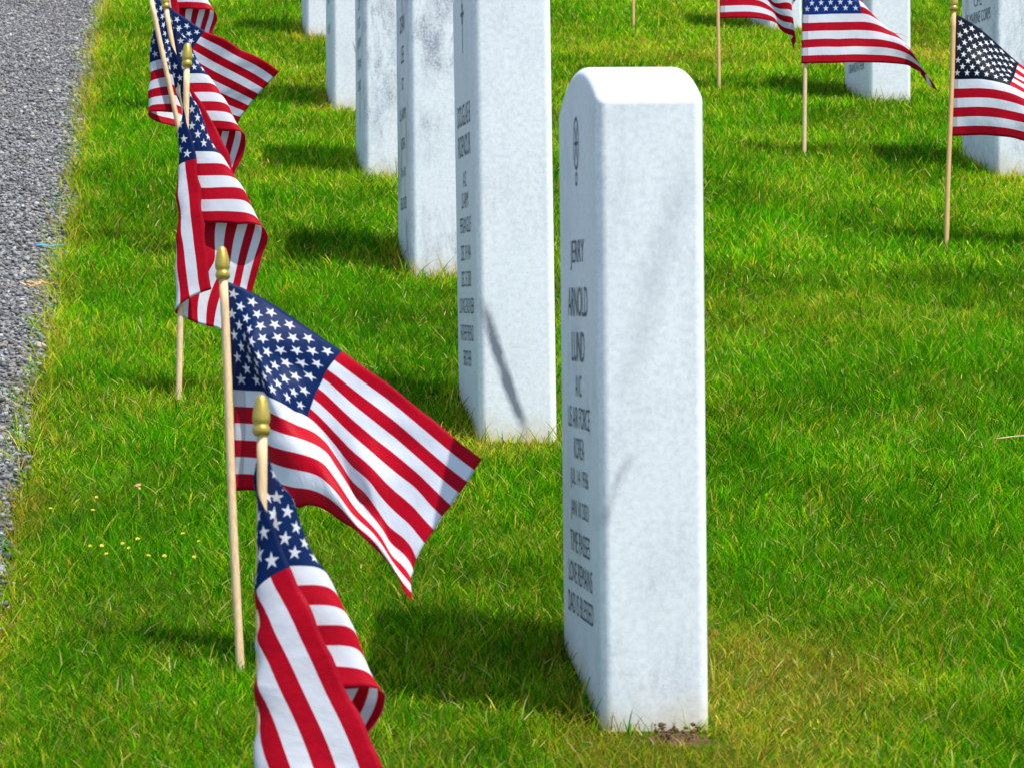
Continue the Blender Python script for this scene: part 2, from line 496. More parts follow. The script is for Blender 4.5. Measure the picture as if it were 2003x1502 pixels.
headstone(0.408, 7.32, -0.3, 'fourth marble headstone of the left row, a grey smudge high on its side',
          mat_marble('marble_veined_b', [], 2.3, 4.6),
          [('LEON', .442, .028, .11), ('DALE', .402, .028, .10), ('COX', .362, .028, .08), ('SSGT', .322, .02, .09), ('US ARMY', .282, .02, .13), ('VIETNAM', .238, .02, .13), ('DAD', .195, .02, .10)], EMB_CROSS)
headstone(0.400, 8.50, -0.2, 'fifth marble headstone of the left row, with a thin grey hook-shaped vein near its foot',
          mat_marble('marble_veined_c', [(0.046, 0.165, 0.062, 0.105, 0.003, 0.9, 0.004, 0.0)], 0.5, 6.2),
          [('RAY', .44, .028, .10), ('US NAVY', .33, .02, .14), ('KOREA', .27, .02, .10), ('FATHER', .20, .02, .12)], EMB_CROSS)
headstone(0.411, 10.30, -0.1, 'sixth and farthest headstone of the left row, only its plain lower part in the picture',
          mat_marble('marble_pale', [], 0.4, 7.7), [('US ARMY', .30, .02, .14), ('KOREA', .24, .02, .10)], EMB_CROSS)
headstone(1.694, 8.70, -0.2, 'headstone behind the bright blue streaming flag, ending in the word grandfather',
          mat_marble('marble_pale_b', [], 0.45, 9.1), [('US ARMY', .40, .021, .14), ('WORLD WAR II', .36, .021, .18), ('DEC 4 1942', .253, .022, .17), ('LOVING', .14, .021, .12), ('GRANDFATHER', .100, .022, .20)], EMB_CROSS)
headstone(1.705, 7.41, -0.2, 'marble headstone at the right edge, marine corps inscription beside the dark-starred flag',
          mat_marble('marble_veined_d', [], 1.9, 10.4), [('CPL', .371, .024, .075), ('US MARINE CORPS', .336, .024, .235), ('KOREA', .300, .024, .10), ('NOV 2 1932', .262, .022, .17), ('MAY 9 2014', .225, .022, .17)], EMB_CROSS)
headstone(1.755, 10.55, -0.2, 'farthest headstone at top right, its foot seen behind the thin dark-tailed flag',
          mat_marble('marble_pale_c', [], 0.4, 12.0), [('US NAVY', .30, .02, .14)], EMB_CROSS)

# cloth shapes: foot point, then 25 x 17 points (tenths of a millimetre from the foot)
FLAG_SHAPES = {
'A': ([0.0826, 2.9668, -0.0722], [0.0016, 0.0669, 0.3671], '''22 681 3666 61 657 3569 72 631 3461 54 606 3334 28 583 3199 23 556 3073 24 528 2948 19 503 2819 12 482 2687 4 461 2554 -2 437 2422 -2 414 2290 3 393 2157 2 370 2025 -1 348 1892 0 325 1760 6 303 1627 -6 689 3540 52 657 3466 103 627 3385 140 601 3297 157 577 3196 155 550 3075 145 521 2947 132 493 2817 119 466 2686 110 440 2555 108 416 2424 108 393 2293 108 371 2160 108 349 2028 109 326 1896 112 304 1766 116 282 1637 -32 673 3428 36 639 3356 113 613 3290 194 593 3232 259 574 3170 265 547 3055 255 518 2933 242 486 2809 229 454 2684 221 425 2556 221 399 2428 220 375 2296 216 352 2163 217 329 2031 221 306 1899 225 284 1768 227 262 1637 -54 608 3322 11 594 3243 94 585 3177 191 576 3123 281 567 3074 321 547 2986 338 520 2888 343 488 2785 344 454 2678 343 420 2560 341 390 2432 336 362 2300 329 337 2165 331 312 2033 337 288 1903 339 265 1770 339 243 1633 -54 513 3236 -20 530 3133 52 544 3058 146 551 2996 243 552 2939 320 545 2874 378 526 2802 419 498 2728 447 463 2651 460 427 2554 461 391 2431 457 358 2301 454 328 2170 456 300 2038 458 274 1907 456 251 1774 451 229 1643 -17 425 3166 -33 463 3040 0 496 2942 85 520 2870 188 532 2807 289 535 2745 378 526 2684 455 507 2628 516 479 2578 553 444 2509 567 404 2401 573 366 2288 578 329 2169 581 296 2041 579 267 1907 574 241 1772 563 218 1638 35 360 3065 -30 405 2963 -49 445 2834 28 483 2753 136 507 2683 246 518 2617 354 518 2555 452 509 2498 537 490 2447 600 461 2391 641 425 2320 670 384 2241 689 343 2153 697 304 2035 696 269 1900 690 238 1763 677 209 1618 98 318 2945 -6 360 2907 -43 403 2776 -2 446 2657 89 478 2567 201 497 2494 316 504 2427 428 502 2364 528 492 2306 611 473 2252 679 445 2198 733 408 2143 771 367 2088 789 324 1993 796 283 1873 802 245 1749 810 209 1627 142 290 2814 32 325 2768 -33 365 2669 -26 410 2557 48 448 2459 156 473 2378 275 486 2305 393 490 2234 505 486 2167 604 476 2110 687 457 2059 756 429 2008 809 392 1954 844 351 1888 869 309 1807 898 267 1715 936 224 1621 197 267 2685 73 295 2624 -24 331 2537 -51 375 2439 12 417 2353 116 448 2270 233 467 2191 353 475 2112 474 476 2033 585 472 1965 672 463 1920 749 443 1866 815 413 1803 866 379 1755 909 340 1705 954 300 1644 1005 263 1578 253 244 2564 121 267 2500 5 297 2416 -51 340 2326 -12 387 2250 78 425 2169 188 449 2088 307 461 2004 429 466 1915 544 467 1838 636 466 1790 719 455 1733 795 434 1665 857 408 1622 911 373 1589 961 333 1545 1002 298 1497 299 219 2452 178 237 2390 62 264 2319 -18 305 2239 -23 355 2159 40 399 2077 141 430 1995 255 448 1911 370 458 1826 480 464 1746 581 467 1678 671 466 1616 750 456 1560 820 435 1514 880 401 1477 931 354 1440 973 303 1400 366 191 2345 236 207 2285 114 231 2223 10 269 2153 -38 320 2076 1 371 1996 94 410 1914 203 435 1831 313 449 1746 420 458 1660 523 464 1581 616 469 1516 699 466 1462 772 451 1414 833 417 1372 879 365 1336 910 306 1306 419 164 2234 287 178 2180 159 198 2126 35 232 2066 -57 282 1997 -32 337 1922 50 384 1843 153 417 1762 260 437 1675 365 446 1581 467 453 1496 563 461 1432 648 461 1373 723 449 1317 784 417 1268 825 367 1231 839 313 1209 457 137 2118 333 149 2072 205 165 2025 78 193 1976 -25 239 1918 -42 296 1852 10 351 1778 103 392 1701 209 417 1619 315 430 1529 417 437 1441 514 442 1364 602 440 1290 679 428 1223 742 401 1164 789 357 1116 820 307 1082 508 112 2004 383 121 1963 255 134 1922 128 156 1882 16 195 1837 -43 251 1782 -25 311 1716 57 359 1646 165 389 1572 274 405 1488 375 411 1395 471 412 1302 562 408 1215 642 396 1134 710 373 1061 768 338 999 820 297 949 570 87 1892 435 95 1854 305 104 1817 176 122 1782 51 154 1748 -47 206 1708 -58 269 1652 19 321 1588 132 356 1525 244 373 1446 340 378 1342 433 376 1239 526 370 1142 609 360 1052 682 343 968 750 318 891 816 286 820 613 63 1780 482 69 1744 353 78 1710 222 92 1679 89 118 1651 -35 163 1622 -73 224 1573 -8 280 1510 102 320 1457 212 341 1385 300 344 1274 392 342 1169 489 334 1069 574 327 974 651 316 885 728 300 798 804 277 707 654 38 1666 531 44 1633 403 52 1601 271 65 1572 140 86 1544 22 122 1511 -44 176 1464 -28 234 1404 50 278 1342 149 303 1270 246 312 1183 342 312 1089 438 307 993 528 301 898 615 294 806 702 285 716 790 274 626 711 13 1554 586 19 1521 456 27 1491 324 38 1462 195 56 1431 73 85 1394 -20 131 1348 -51 187 1288 -3 235 1222 87 265 1152 188 280 1076 290 284 993 388 283 906 484 279 816 579 275 726 674 272 637 770 268 550 784 -13 1442 644 -6 1411 510 2 1380 376 12 1350 245 28 1317 117 51 1278 -1 89 1231 -78 141 1172 -46 191 1103 37 226 1033 137 246 962 240 256 887 344 259 809 445 258 727 546 257 643 646 257 558 747 257 474 833 -38 1328 695 -31 1299 560 -24 1269 425 -14 1238 290 -1 1204 157 18 1164 30 49 1117 -65 94 1057 -62 144 986 2 185 915 94 211 844 198 226 775 305 234 704 413 237 631 519 237 555 624 239 476 728 241 398 874 -63 1213 742 -57 1186 606 -49 1158 468 -40 1129 331 -29 1095 196 -14 1054 70 10 1005 -28 48 944 -60 96 872 -24 141 798 58 174 727 163 195 659 275 208 594 388 214 529 499 216 461 609 217 391 718 218 320 934 -90 1098 787 -81 1076 646 -73 1051 505 -66 1023 368 -58 989 235 -47 947 109 -28 898 1 2 836 -62 46 762 -53 95 685 24 136 611 134 163 544 253 181 481 371 190 422 488 194 364 603 194 302 717 192 240 977 -115 980 823 -105 969 679 -97 949 539 -91 920 404 -86 885 273 -79 843 145 -66 794 22 -43 735 -79 -4 658 -99 48 574 -13 97 500 108 131 432 242 154 365 366 167 310 480 171 263 601 169 212 727 164 155'''),
'B': ([0.0798, 3.6551, 0.0425], [-0.0148, 0.0714, 0.3854], '''-137 719 3841 -145 713 3722 -145 702 3597 -132 684 3467 -107 661 3336 -89 653 3205 -76 643 3074 -66 612 2946 -60 567 2821 -56 532 2692 -50 514 2557 -49 491 2421 -55 461 2286 -59 446 2148 -62 434 2008 -66 406 1870 -71 359 1732 -6 727 3788 -29 703 3680 -43 682 3568 -43 664 3451 -30 647 3328 -14 621 3199 6 593 3070 29 567 2942 51 544 2814 64 520 2683 67 495 2551 65 471 2416 60 448 2280 52 425 2144 45 405 2009 39 391 1874 37 382 1740 123 734 3727 88 692 3631 57 655 3532 40 628 3428 41 611 3316 51 570 3191 74 528 3063 111 509 2936 151 505 2809 174 488 2678 172 453 2544 166 429 2409 163 415 2275 154 385 2138 142 355 2004 135 349 1869 136 371 1737 250 736 3657 203 679 3570 156 623 3483 113 572 3393 88 529 3293 92 483 3175 122 446 3048 170 429 2923 223 432 2802 253 419 2674 246 370 2535 239 343 2399 238 343 2268 231 308 2130 221 269 1991 213 262 1855 209 298 1724 373 730 3580 318 661 3500 257 592 3422 189 518 3343 129 440 3257 130 396 3145 168 368 3021 212 337 2899 250 305 2779 276 277 2653 289 251 2518 286 222 2382 275 192 2247 280 173 2110 287 155 1970 278 140 1834 247 126 1708 493 706 3499 433 635 3424 365 566 3350 291 495 3276 229 426 3194 214 373 3092 236 328 2979 265 271 2862 286 204 2748 306 155 2627 334 137 2493 341 105 2358 332 63 2225 343 47 2086 359 38 1944 355 16 1807 323 -21 1681 616 658 3415 549 599 3344 478 543 3272 404 493 3201 339 444 3124 316 391 3031 325 329 2926 344 258 2814 365 182 2699 385 118 2581 404 71 2457 419 25 2330 429 -20 2199 437 -47 2062 444 -65 1920 450 -89 1776 455 -124 1633 736 603 3332 667 555 3262 596 515 3191 525 488 3123 456 471 3056 431 420 2967 431 349 2869 439 278 2763 459 204 2646 480 128 2528 491 56 2418 509 -15 2300 529 -78 2175 536 -120 2042 539 -149 1902 550 -177 1757 580 -217 1594 855 545 3250 785 504 3179 718 472 3109 656 456 3041 599 450 2975 568 408 2893 551 350 2804 541 299 2710 541 251 2607 556 177 2495 577 72 2385 597 -27 2271 613 -112 2151 624 -175 2022 631 -221 1888 641 -254 1753 656 -281 1619 972 484 3168 902 442 3098 839 412 3028 788 396 2958 750 382 2887 709 352 2810 675 313 2726 648 282 2644 624 261 2571 626 203 2479 663 82 2355 684 -34 2240 695 -139 2124 702 -227 2000 714 -289 1869 728 -329 1739 740 -356 1615 1080 406 3091 1012 366 3019 953 337 2947 907 317 2875 875 300 2802 830 274 2722 787 243 2638 755 216 2558 730 191 2492 731 144 2416 763 55 2303 776 -50 2197 773 -169 2090 767 -286 1973 785 -362 1840 811 -408 1704 832 -437 1577 1176 306 3018 1113 277 2944 1057 251 2868 1009 228 2792 967 206 2713 924 181 2632 884 154 2547 853 126 2462 836 94 2381 840 52 2300 864 -9 2213 866 -93 2126 849 -213 2032 827 -354 1926 853 -438 1791 887 -489 1652 927 -526 1507 1265 202 2953 1208 180 2873 1153 157 2792 1102 133 2712 1053 108 2630 1009 83 2547 970 55 2460 941 26 2369 928 -5 2277 929 -46 2186 937 -103 2097 935 -190 2011 925 -301 1924 918 -420 1828 931 -514 1715 960 -574 1592 1003 -618 1454 1352 98 2893 1299 80 2805 1245 60 2720 1191 38 2636 1139 11 2552 1091 -18 2467 1051 -48 2379 1022 -78 2286 1008 -110 2185 1008 -147 2080 1011 -200 1979 1004 -277 1892 995 -388 1813 994 -504 1724 1006 -607 1619 1030 -669 1524 1060 -710 1428 1436 -3 2837 1389 -21 2740 1336 -37 2650 1280 -58 2564 1225 -85 2478 1174 -117 2392 1130 -151 2305 1097 -185 2212 1079 -218 2109 1079 -255 1992 1087 -301 1870 1078 -348 1776 1062 -476 1710 1063 -595 1628 1079 -702 1525 1105 -766 1447 1134 -816 1371 1528 -110 2763 1479 -122 2670 1426 -136 2581 1369 -153 2495 1312 -178 2408 1258 -213 2320 1210 -252 2233 1170 -292 2145 1143 -330 2046 1136 -368 1930 1142 -406 1804 1143 -454 1692 1133 -566 1618 1137 -677 1543 1155 -775 1459 1185 -856 1376 1225 -930 1290 1623 -218 2677 1570 -225 2594 1515 -235 2509 1458 -249 2425 1400 -269 2341 1345 -304 2250 1294 -348 2160 1246 -394 2076 1206 -439 1991 1189 -481 1880 1197 -522 1746 1203 -578 1627 1205 -664 1536 1212 -763 1460 1229 -858 1386 1258 -942 1308 1304 -1028 1217 1717 -323 2597 1660 -329 2516 1604 -337 2433 1547 -347 2351 1487 -359 2273 1434 -392 2180 1381 -439 2083 1328 -488 1996 1276 -536 1920 1250 -579 1817 1260 -623 1669 1267 -683 1548 1271 -766 1453 1278 -863 1379 1295 -956 1310 1320 -1035 1241 1349 -1102 1171 1810 -425 2522 1749 -432 2439 1690 -440 2356 1634 -449 2274 1579 -463 2191 1526 -488 2102 1472 -526 2006 1417 -571 1908 1369 -617 1806 1341 -659 1688 1336 -703 1557 1336 -763 1443 1333 -860 1362 1335 -970 1299 1350 -1068 1236 1376 -1144 1168 1404 -1202 1102 1901 -524 2452 1836 -534 2364 1775 -543 2280 1719 -553 2196 1667 -566 2112 1618 -584 2025 1567 -612 1930 1512 -649 1824 1461 -691 1709 1428 -734 1580 1419 -782 1430 1410 -826 1324 1393 -948 1265 1386 -1077 1220 1396 -1186 1165 1423 -1264 1097 1464 -1322 1017 1986 -626 2376 1921 -636 2290 1859 -646 2205 1803 -658 2120 1752 -670 2035 1707 -683 1949 1663 -699 1859 1606 -730 1750 1549 -771 1630 1508 -815 1504 1486 -866 1371 1468 -929 1265 1448 -1039 1199 1436 -1165 1152 1439 -1288 1099 1461 -1373 1032 1507 -1442 941 2068 -727 2301 2004 -737 2218 1943 -748 2132 1885 -761 2046 1833 -775 1959 1786 -787 1871 1740 -801 1781 1684 -826 1675 1626 -862 1560 1579 -905 1443 1544 -961 1330 1517 -1038 1231 1496 -1135 1154 1483 -1247 1095 1480 -1360 1041 1488 -1453 980 1509 -1525 909 2150 -826 2232 2087 -836 2148 2026 -849 2062 1967 -864 1974 1912 -880 1886 1858 -895 1796 1804 -912 1702 1747 -934 1600 1689 -964 1491 1638 -1002 1382 1594 -1056 1278 1561 -1134 1187 1539 -1229 1110 1525 -1335 1046 1519 -1443 989 1518 -1539 932 1519 -1618 874 2233 -922 2167 2170 -933 2082 2111 -948 1994 2050 -965 1906 1989 -984 1817 1929 -1004 1724 1868 -1023 1631 1807 -1047 1530 1745 -1073 1425 1686 -1104 1316 1637 -1147 1212 1600 -1211 1123 1576 -1311 1056 1562 -1426 1001 1556 -1537 946 1554 -1636 887 1552 -1723 827 2315 -1020 2103 2252 -1027 2020 2198 -1048 1928 2135 -1065 1840 2065 -1083 1753 2003 -1118 1651 1933 -1130 1568 1871 -1163 1463 1800 -1186 1361 1728 -1210 1252 1669 -1244 1130 1634 -1261 1034 1607 -1382 991 1592 -1519 956 1587 -1646 908 1591 -1734 848 1596 -1832 764'''),
'C': ([0.027, 5.0286, 0.2714], [0.0126, 0.0816, 0.4597], '''124 817 4560 136 774 4445 135 734 4321 123 709 4185 113 696 4038 108 676 3903 105 652 3772 101 630 3639 96 611 3504 91 592 3366 86 569 3228 82 546 3089 79 525 2950 75 503 2818 70 480 2689 64 457 2560 57 435 2431 71 827 4438 120 792 4351 161 760 4258 191 732 4157 208 706 4045 211 679 3914 210 651 3779 208 623 3642 205 595 3504 202 570 3367 200 547 3229 198 524 3092 196 502 2956 194 480 2822 191 457 2690 189 435 2561 186 413 2433 32 814 4319 103 792 4242 171 773 4169 234 751 4100 283 724 4028 300 691 3902 306 656 3771 309 621 3639 312 586 3504 314 554 3368 315 528 3232 314 505 3094 313 482 2957 313 459 2823 314 436 2692 314 414 2561 314 391 2431 31 754 4187 88 762 4119 154 765 4054 231 758 3996 304 739 3939 351 709 3843 380 670 3735 399 629 3621 413 588 3500 423 551 3371 429 519 3235 431 491 3097 431 465 2957 434 441 2824 437 418 2694 439 395 2562 440 372 2428 61 669 4051 74 712 3990 117 741 3927 191 750 3867 278 744 3808 356 722 3740 420 689 3661 467 647 3574 501 602 3481 524 559 3369 539 520 3236 548 486 3100 554 456 2964 559 428 2830 562 403 2697 563 380 2565 561 358 2433 101 590 3917 52 656 3860 65 705 3799 138 730 3737 235 735 3676 334 724 3615 426 700 3553 503 666 3489 563 624 3425 607 579 3339 639 533 3220 660 492 3095 674 455 2966 683 423 2834 687 394 2699 685 369 2563 680 346 2429 124 532 3781 28 602 3732 15 662 3674 90 699 3609 192 714 3546 301 713 3486 409 699 3428 509 675 3372 596 642 3315 665 601 3248 717 556 3163 757 510 3067 784 467 2959 801 428 2832 807 394 2696 805 363 2557 798 335 2413 173 483 3647 64 549 3604 22 611 3548 61 658 3484 152 683 3419 264 692 3358 380 687 3299 495 673 3243 600 649 3187 692 618 3129 768 579 3066 829 535 2996 873 490 2923 900 445 2810 915 404 2678 923 365 2548 927 329 2421 203 445 3518 92 502 3478 26 560 3425 37 611 3360 117 646 3294 228 663 3231 349 667 3172 470 660 3114 587 646 3057 695 624 3001 789 594 2943 869 558 2881 931 516 2813 973 470 2730 1004 424 2628 1030 378 2519 1055 332 2414 234 413 3390 107 460 3354 14 511 3306 10 564 3241 86 605 3171 196 630 3107 317 641 3047 441 641 2988 566 633 2928 684 619 2869 785 600 2814 877 572 2751 957 537 2680 1016 496 2616 1063 451 2545 1110 402 2459 1163 351 2371 253 382 3265 119 422 3232 13 468 3186 -4 520 3120 62 565 3049 166 595 2983 285 611 2923 409 617 2864 535 615 2803 656 608 2743 761 597 2687 861 578 2623 953 550 2551 1026 517 2495 1087 476 2440 1147 432 2369 1209 387 2278 253 354 3142 131 390 3109 33 432 3062 2 481 2998 46 527 2927 140 559 2860 254 580 2800 375 591 2742 496 594 2684 614 593 2625 726 587 2565 830 575 2503 924 556 2440 1007 528 2381 1080 493 2326 1149 454 2265 1216 412 2195 272 330 3023 148 361 2987 42 400 2941 -7 447 2879 29 491 2805 118 525 2737 229 548 2677 346 562 2620 463 570 2563 579 574 2505 690 572 2446 794 565 2385 889 551 2324 975 529 2264 1052 500 2208 1124 464 2155 1194 425 2105 309 307 2909 165 335 2867 42 370 2823 -30 414 2765 12 458 2686 102 492 2615 210 515 2553 325 532 2496 440 543 2441 553 550 2385 662 552 2327 763 548 2266 855 539 2204 938 521 2143 1015 497 2086 1086 465 2037 1152 430 2004 307 283 2778 176 309 2743 57 341 2700 -14 383 2640 9 426 2566 90 460 2494 197 484 2430 312 502 2373 427 514 2318 538 523 2264 642 527 2206 737 527 2146 824 520 2083 903 506 2021 977 485 1962 1047 457 1910 1114 426 1869 308 257 2648 184 282 2615 70 313 2572 0 353 2514 5 395 2443 79 430 2373 187 455 2308 306 472 2250 424 485 2195 535 495 2141 631 501 2085 718 501 2023 797 496 1960 871 486 1898 942 469 1837 1010 446 1779 1076 420 1727 330 233 2523 199 255 2487 77 284 2445 -8 322 2389 -11 365 2321 63 401 2252 174 427 2189 298 444 2130 425 457 2072 539 467 2016 623 473 1961 699 474 1899 772 470 1835 843 463 1773 911 451 1712 975 433 1649 1033 412 1584 357 208 2401 215 228 2360 86 254 2319 -17 290 2265 -28 334 2199 43 372 2132 151 400 2070 277 418 2012 411 431 1951 530 440 1890 604 446 1837 674 447 1776 746 444 1711 816 439 1650 885 431 1590 947 419 1524 1000 403 1447 353 182 2265 227 200 2232 103 224 2193 7 257 2141 -22 300 2077 23 342 2010 119 372 1950 237 393 1895 358 407 1838 471 416 1778 561 422 1718 640 423 1657 715 421 1594 789 417 1532 861 412 1471 931 404 1408 998 394 1343 365 157 2135 241 173 2102 120 194 2063 23 225 2014 -23 266 1953 2 310 1887 83 344 1828 191 368 1774 303 384 1721 411 394 1664 510 400 1605 599 401 1543 682 400 1480 762 396 1417 840 391 1355 919 386 1295 1001 381 1237 392 134 2011 259 147 1973 136 166 1934 31 193 1886 -35 233 1830 -18 278 1762 53 315 1702 150 343 1649 255 362 1600 361 373 1548 463 379 1492 559 381 1432 649 379 1370 735 375 1306 819 371 1243 905 366 1184 993 362 1127 404 111 1883 274 123 1846 151 139 1804 43 163 1755 -28 200 1699 -25 245 1632 34 286 1572 121 317 1520 220 339 1474 323 352 1428 425 359 1379 524 361 1324 618 359 1264 708 355 1200 795 349 1135 882 343 1072 970 338 1012 407 91 1756 285 101 1720 165 114 1676 59 135 1623 -11 169 1563 -22 213 1499 23 257 1440 104 291 1389 200 315 1344 300 330 1304 401 339 1264 499 342 1218 592 340 1164 680 334 1101 765 326 1032 847 318 961 929 311 894 422 77 1637 301 81 1599 182 89 1552 74 106 1493 -3 136 1427 -26 182 1363 12 229 1308 93 266 1258 193 291 1213 294 308 1175 390 318 1145 482 322 1113 570 320 1070 652 313 1009 728 303 934 802 292 855 875 282 779 446 67 1523 324 63 1483 205 65 1435 91 76 1371 -6 103 1286 -44 150 1218 -4 202 1177 85 241 1132 198 267 1081 305 285 1038 387 297 1022 470 302 1008 551 301 983 623 292 924 687 280 842 751 267 754 814 253 663'''),
'D': ([0.0865, 6.2413, 0.4735], [-0.0721, 0.0851, 0.4347], '''-684 846 4313 -626 822 4208 -592 795 4096 -587 766 3966 -593 740 3828 -578 711 3697 -555 681 3568 -539 656 3436 -528 634 3302 -515 612 3169 -494 586 3038 -475 561 2909 -459 538 2781 -439 514 2649 -417 490 2517 -398 467 2387 -380 445 2256 -723 829 4187 -637 809 4111 -559 788 4028 -500 764 3936 -464 738 3832 -447 710 3708 -435 680 3576 -422 650 3443 -408 622 3310 -392 594 3178 -373 567 3046 -355 541 2916 -338 516 2785 -320 492 2654 -301 469 2522 -283 447 2391 -266 426 2263 -750 797 4072 -645 784 4003 -542 775 3939 -443 762 3879 -362 741 3812 -339 714 3696 -327 683 3570 -312 648 3443 -294 614 3313 -274 581 3183 -254 550 3053 -236 522 2922 -219 496 2790 -202 472 2658 -186 449 2525 -168 427 2393 -150 406 2261 -733 723 3943 -646 741 3882 -549 755 3826 -440 758 3776 -337 748 3725 -282 726 3637 -246 694 3535 -218 655 3425 -190 614 3309 -163 575 3185 -139 540 3056 -119 509 2925 -101 480 2793 -86 455 2661 -71 431 2527 -55 409 2393 -35 386 2253 -679 628 3811 -645 689 3754 -578 730 3697 -479 750 3646 -371 751 3595 -279 737 3533 -206 709 3460 -149 670 3378 -104 625 3286 -66 580 3178 -33 539 3053 -7 503 2924 13 471 2793 30 443 2661 43 417 2527 55 394 2394 67 371 2261 -616 551 3681 -647 638 3621 -622 703 3564 -531 737 3511 -416 747 3460 -302 740 3408 -200 719 3353 -114 686 3294 -45 644 3230 11 597 3146 58 551 3032 93 509 2911 121 472 2785 141 438 2656 155 408 2523 165 382 2390 170 359 2256 -551 497 3551 -647 593 3489 -666 674 3430 -573 716 3378 -454 732 3327 -332 732 3277 -214 719 3228 -106 695 3180 -12 661 3128 65 620 3065 128 574 2980 177 527 2878 215 484 2765 243 444 2642 262 408 2513 274 376 2381 279 348 2243 -492 463 3417 -594 549 3365 -634 627 3306 -586 682 3249 -483 709 3195 -360 716 3145 -234 710 3098 -112 694 3052 -1 670 3007 94 638 2957 173 598 2895 237 553 2815 288 507 2720 326 462 2609 355 419 2490 380 380 2369 402 342 2249 -446 442 3290 -546 514 3240 -607 584 3182 -591 644 3121 -504 679 3064 -383 694 3014 -254 693 2967 -124 684 2921 -1 667 2877 108 644 2833 196 615 2784 269 578 2722 331 535 2643 382 489 2549 427 442 2445 471 395 2341 518 349 2243 -391 425 3170 -502 483 3116 -589 546 3059 -599 605 2996 -518 645 2936 -400 665 2884 -271 671 2837 -139 667 2791 -5 655 2744 114 640 2700 200 621 2658 276 595 2606 345 560 2542 409 517 2464 469 471 2375 529 422 2283 597 373 2199 -335 405 3053 -451 451 2995 -550 506 2935 -579 562 2871 -516 605 2810 -412 632 2757 -290 645 2708 -160 646 2662 -26 640 2614 96 630 2567 184 620 2526 263 602 2480 339 575 2426 412 539 2360 481 497 2283 546 451 2197 605 406 2101 -283 379 2937 -388 419 2876 -478 465 2813 -519 515 2748 -493 562 2685 -415 596 2629 -308 615 2579 -189 622 2532 -67 623 2486 49 620 2440 149 613 2396 237 601 2351 318 580 2302 396 551 2245 470 514 2177 539 472 2099 603 429 2012 -215 351 2826 -315 385 2760 -404 424 2694 -458 469 2627 -460 516 2562 -410 555 2502 -323 581 2449 -217 595 2401 -105 602 2355 6 604 2311 109 601 2267 203 593 2222 289 579 2175 369 555 2124 445 523 2063 517 484 1993 588 441 1913 -134 322 2720 -241 350 2645 -336 384 2575 -404 424 2507 -429 470 2439 -403 513 2374 -335 544 2317 -241 564 2267 -135 576 2222 -28 582 2179 75 584 2136 170 581 2093 258 571 2048 338 552 1999 412 524 1945 484 486 1882 556 444 1810 -66 293 2596 -172 317 2526 -274 345 2457 -357 380 2387 -404 423 2316 -400 468 2248 -348 505 2187 -261 530 2134 -158 545 2087 -52 555 2044 49 561 2004 143 563 1963 228 559 1920 306 545 1874 378 519 1823 445 483 1767 509 440 1707 0 265 2469 -107 284 2406 -216 307 2339 -314 337 2268 -384 376 2195 -405 422 2123 -366 463 2058 -281 492 2003 -174 511 1953 -66 524 1909 34 533 1869 122 541 1831 202 543 1791 277 534 1747 345 511 1699 405 475 1649 454 432 1599 72 238 2345 -44 253 2286 -160 272 2223 -270 297 2153 -364 331 2077 -415 375 1999 -389 419 1932 -302 453 1876 -190 475 1824 -74 489 1773 26 502 1730 104 515 1697 177 523 1660 249 519 1618 316 499 1574 374 465 1528 414 425 1487 142 211 2224 14 223 2169 -105 238 2108 -222 259 2041 -330 288 1965 -409 329 1880 -398 375 1812 -319 414 1756 -211 440 1701 -92 457 1642 9 472 1593 77 489 1564 147 500 1530 219 498 1490 290 482 1448 358 453 1404 420 418 1363 187 184 2112 68 194 2055 -51 206 1994 -169 223 1930 -277 249 1859 -356 286 1781 -373 331 1707 -326 375 1643 -241 408 1585 -141 432 1529 -48 450 1479 31 466 1441 107 475 1404 184 474 1365 263 461 1323 344 440 1281 428 413 1240 241 157 2006 123 166 1944 3 177 1882 -114 192 1819 -222 214 1751 -303 246 1679 -341 290 1605 -328 337 1536 -272 378 1473 -195 408 1416 -110 430 1366 -26 444 1323 57 451 1283 142 450 1243 230 440 1202 324 424 1161 422 405 1120 304 132 1907 175 141 1837 53 151 1772 -65 164 1707 -173 183 1640 -261 212 1570 -316 252 1499 -331 300 1429 -303 347 1363 -245 384 1304 -170 409 1252 -87 423 1207 2 429 1165 94 427 1126 190 419 1086 293 407 1046 399 393 1005 342 111 1794 215 120 1729 93 129 1663 -24 141 1596 -134 158 1527 -230 182 1458 -301 218 1390 -337 265 1321 -333 315 1253 -293 357 1191 -227 385 1137 -146 401 1091 -55 407 1050 41 405 1012 143 397 975 250 387 937 361 375 898 360 93 1676 243 102 1619 125 111 1556 9 122 1488 -104 136 1417 -208 158 1346 -293 189 1278 -348 231 1211 -364 281 1143 -339 327 1078 -281 360 1022 -203 378 975 -112 385 934 -13 384 899 90 376 867 198 365 835 308 352 802 383 78 1568 268 86 1511 153 95 1450 37 106 1383 -79 119 1311 -190 137 1236 -291 163 1164 -365 200 1097 -397 246 1032 -385 294 965 -335 332 907 -259 355 859 -167 364 819 -68 363 786 35 354 759 139 342 738 244 327 720 408 65 1469 296 71 1407 181 80 1346 65 90 1281 -53 103 1211 -173 120 1132 -294 143 1045 -387 171 976 -432 211 918 -432 260 852 -388 304 792 -313 331 743 -221 342 703 -121 341 671 -19 332 651 79 317 645 172 300 651'''),
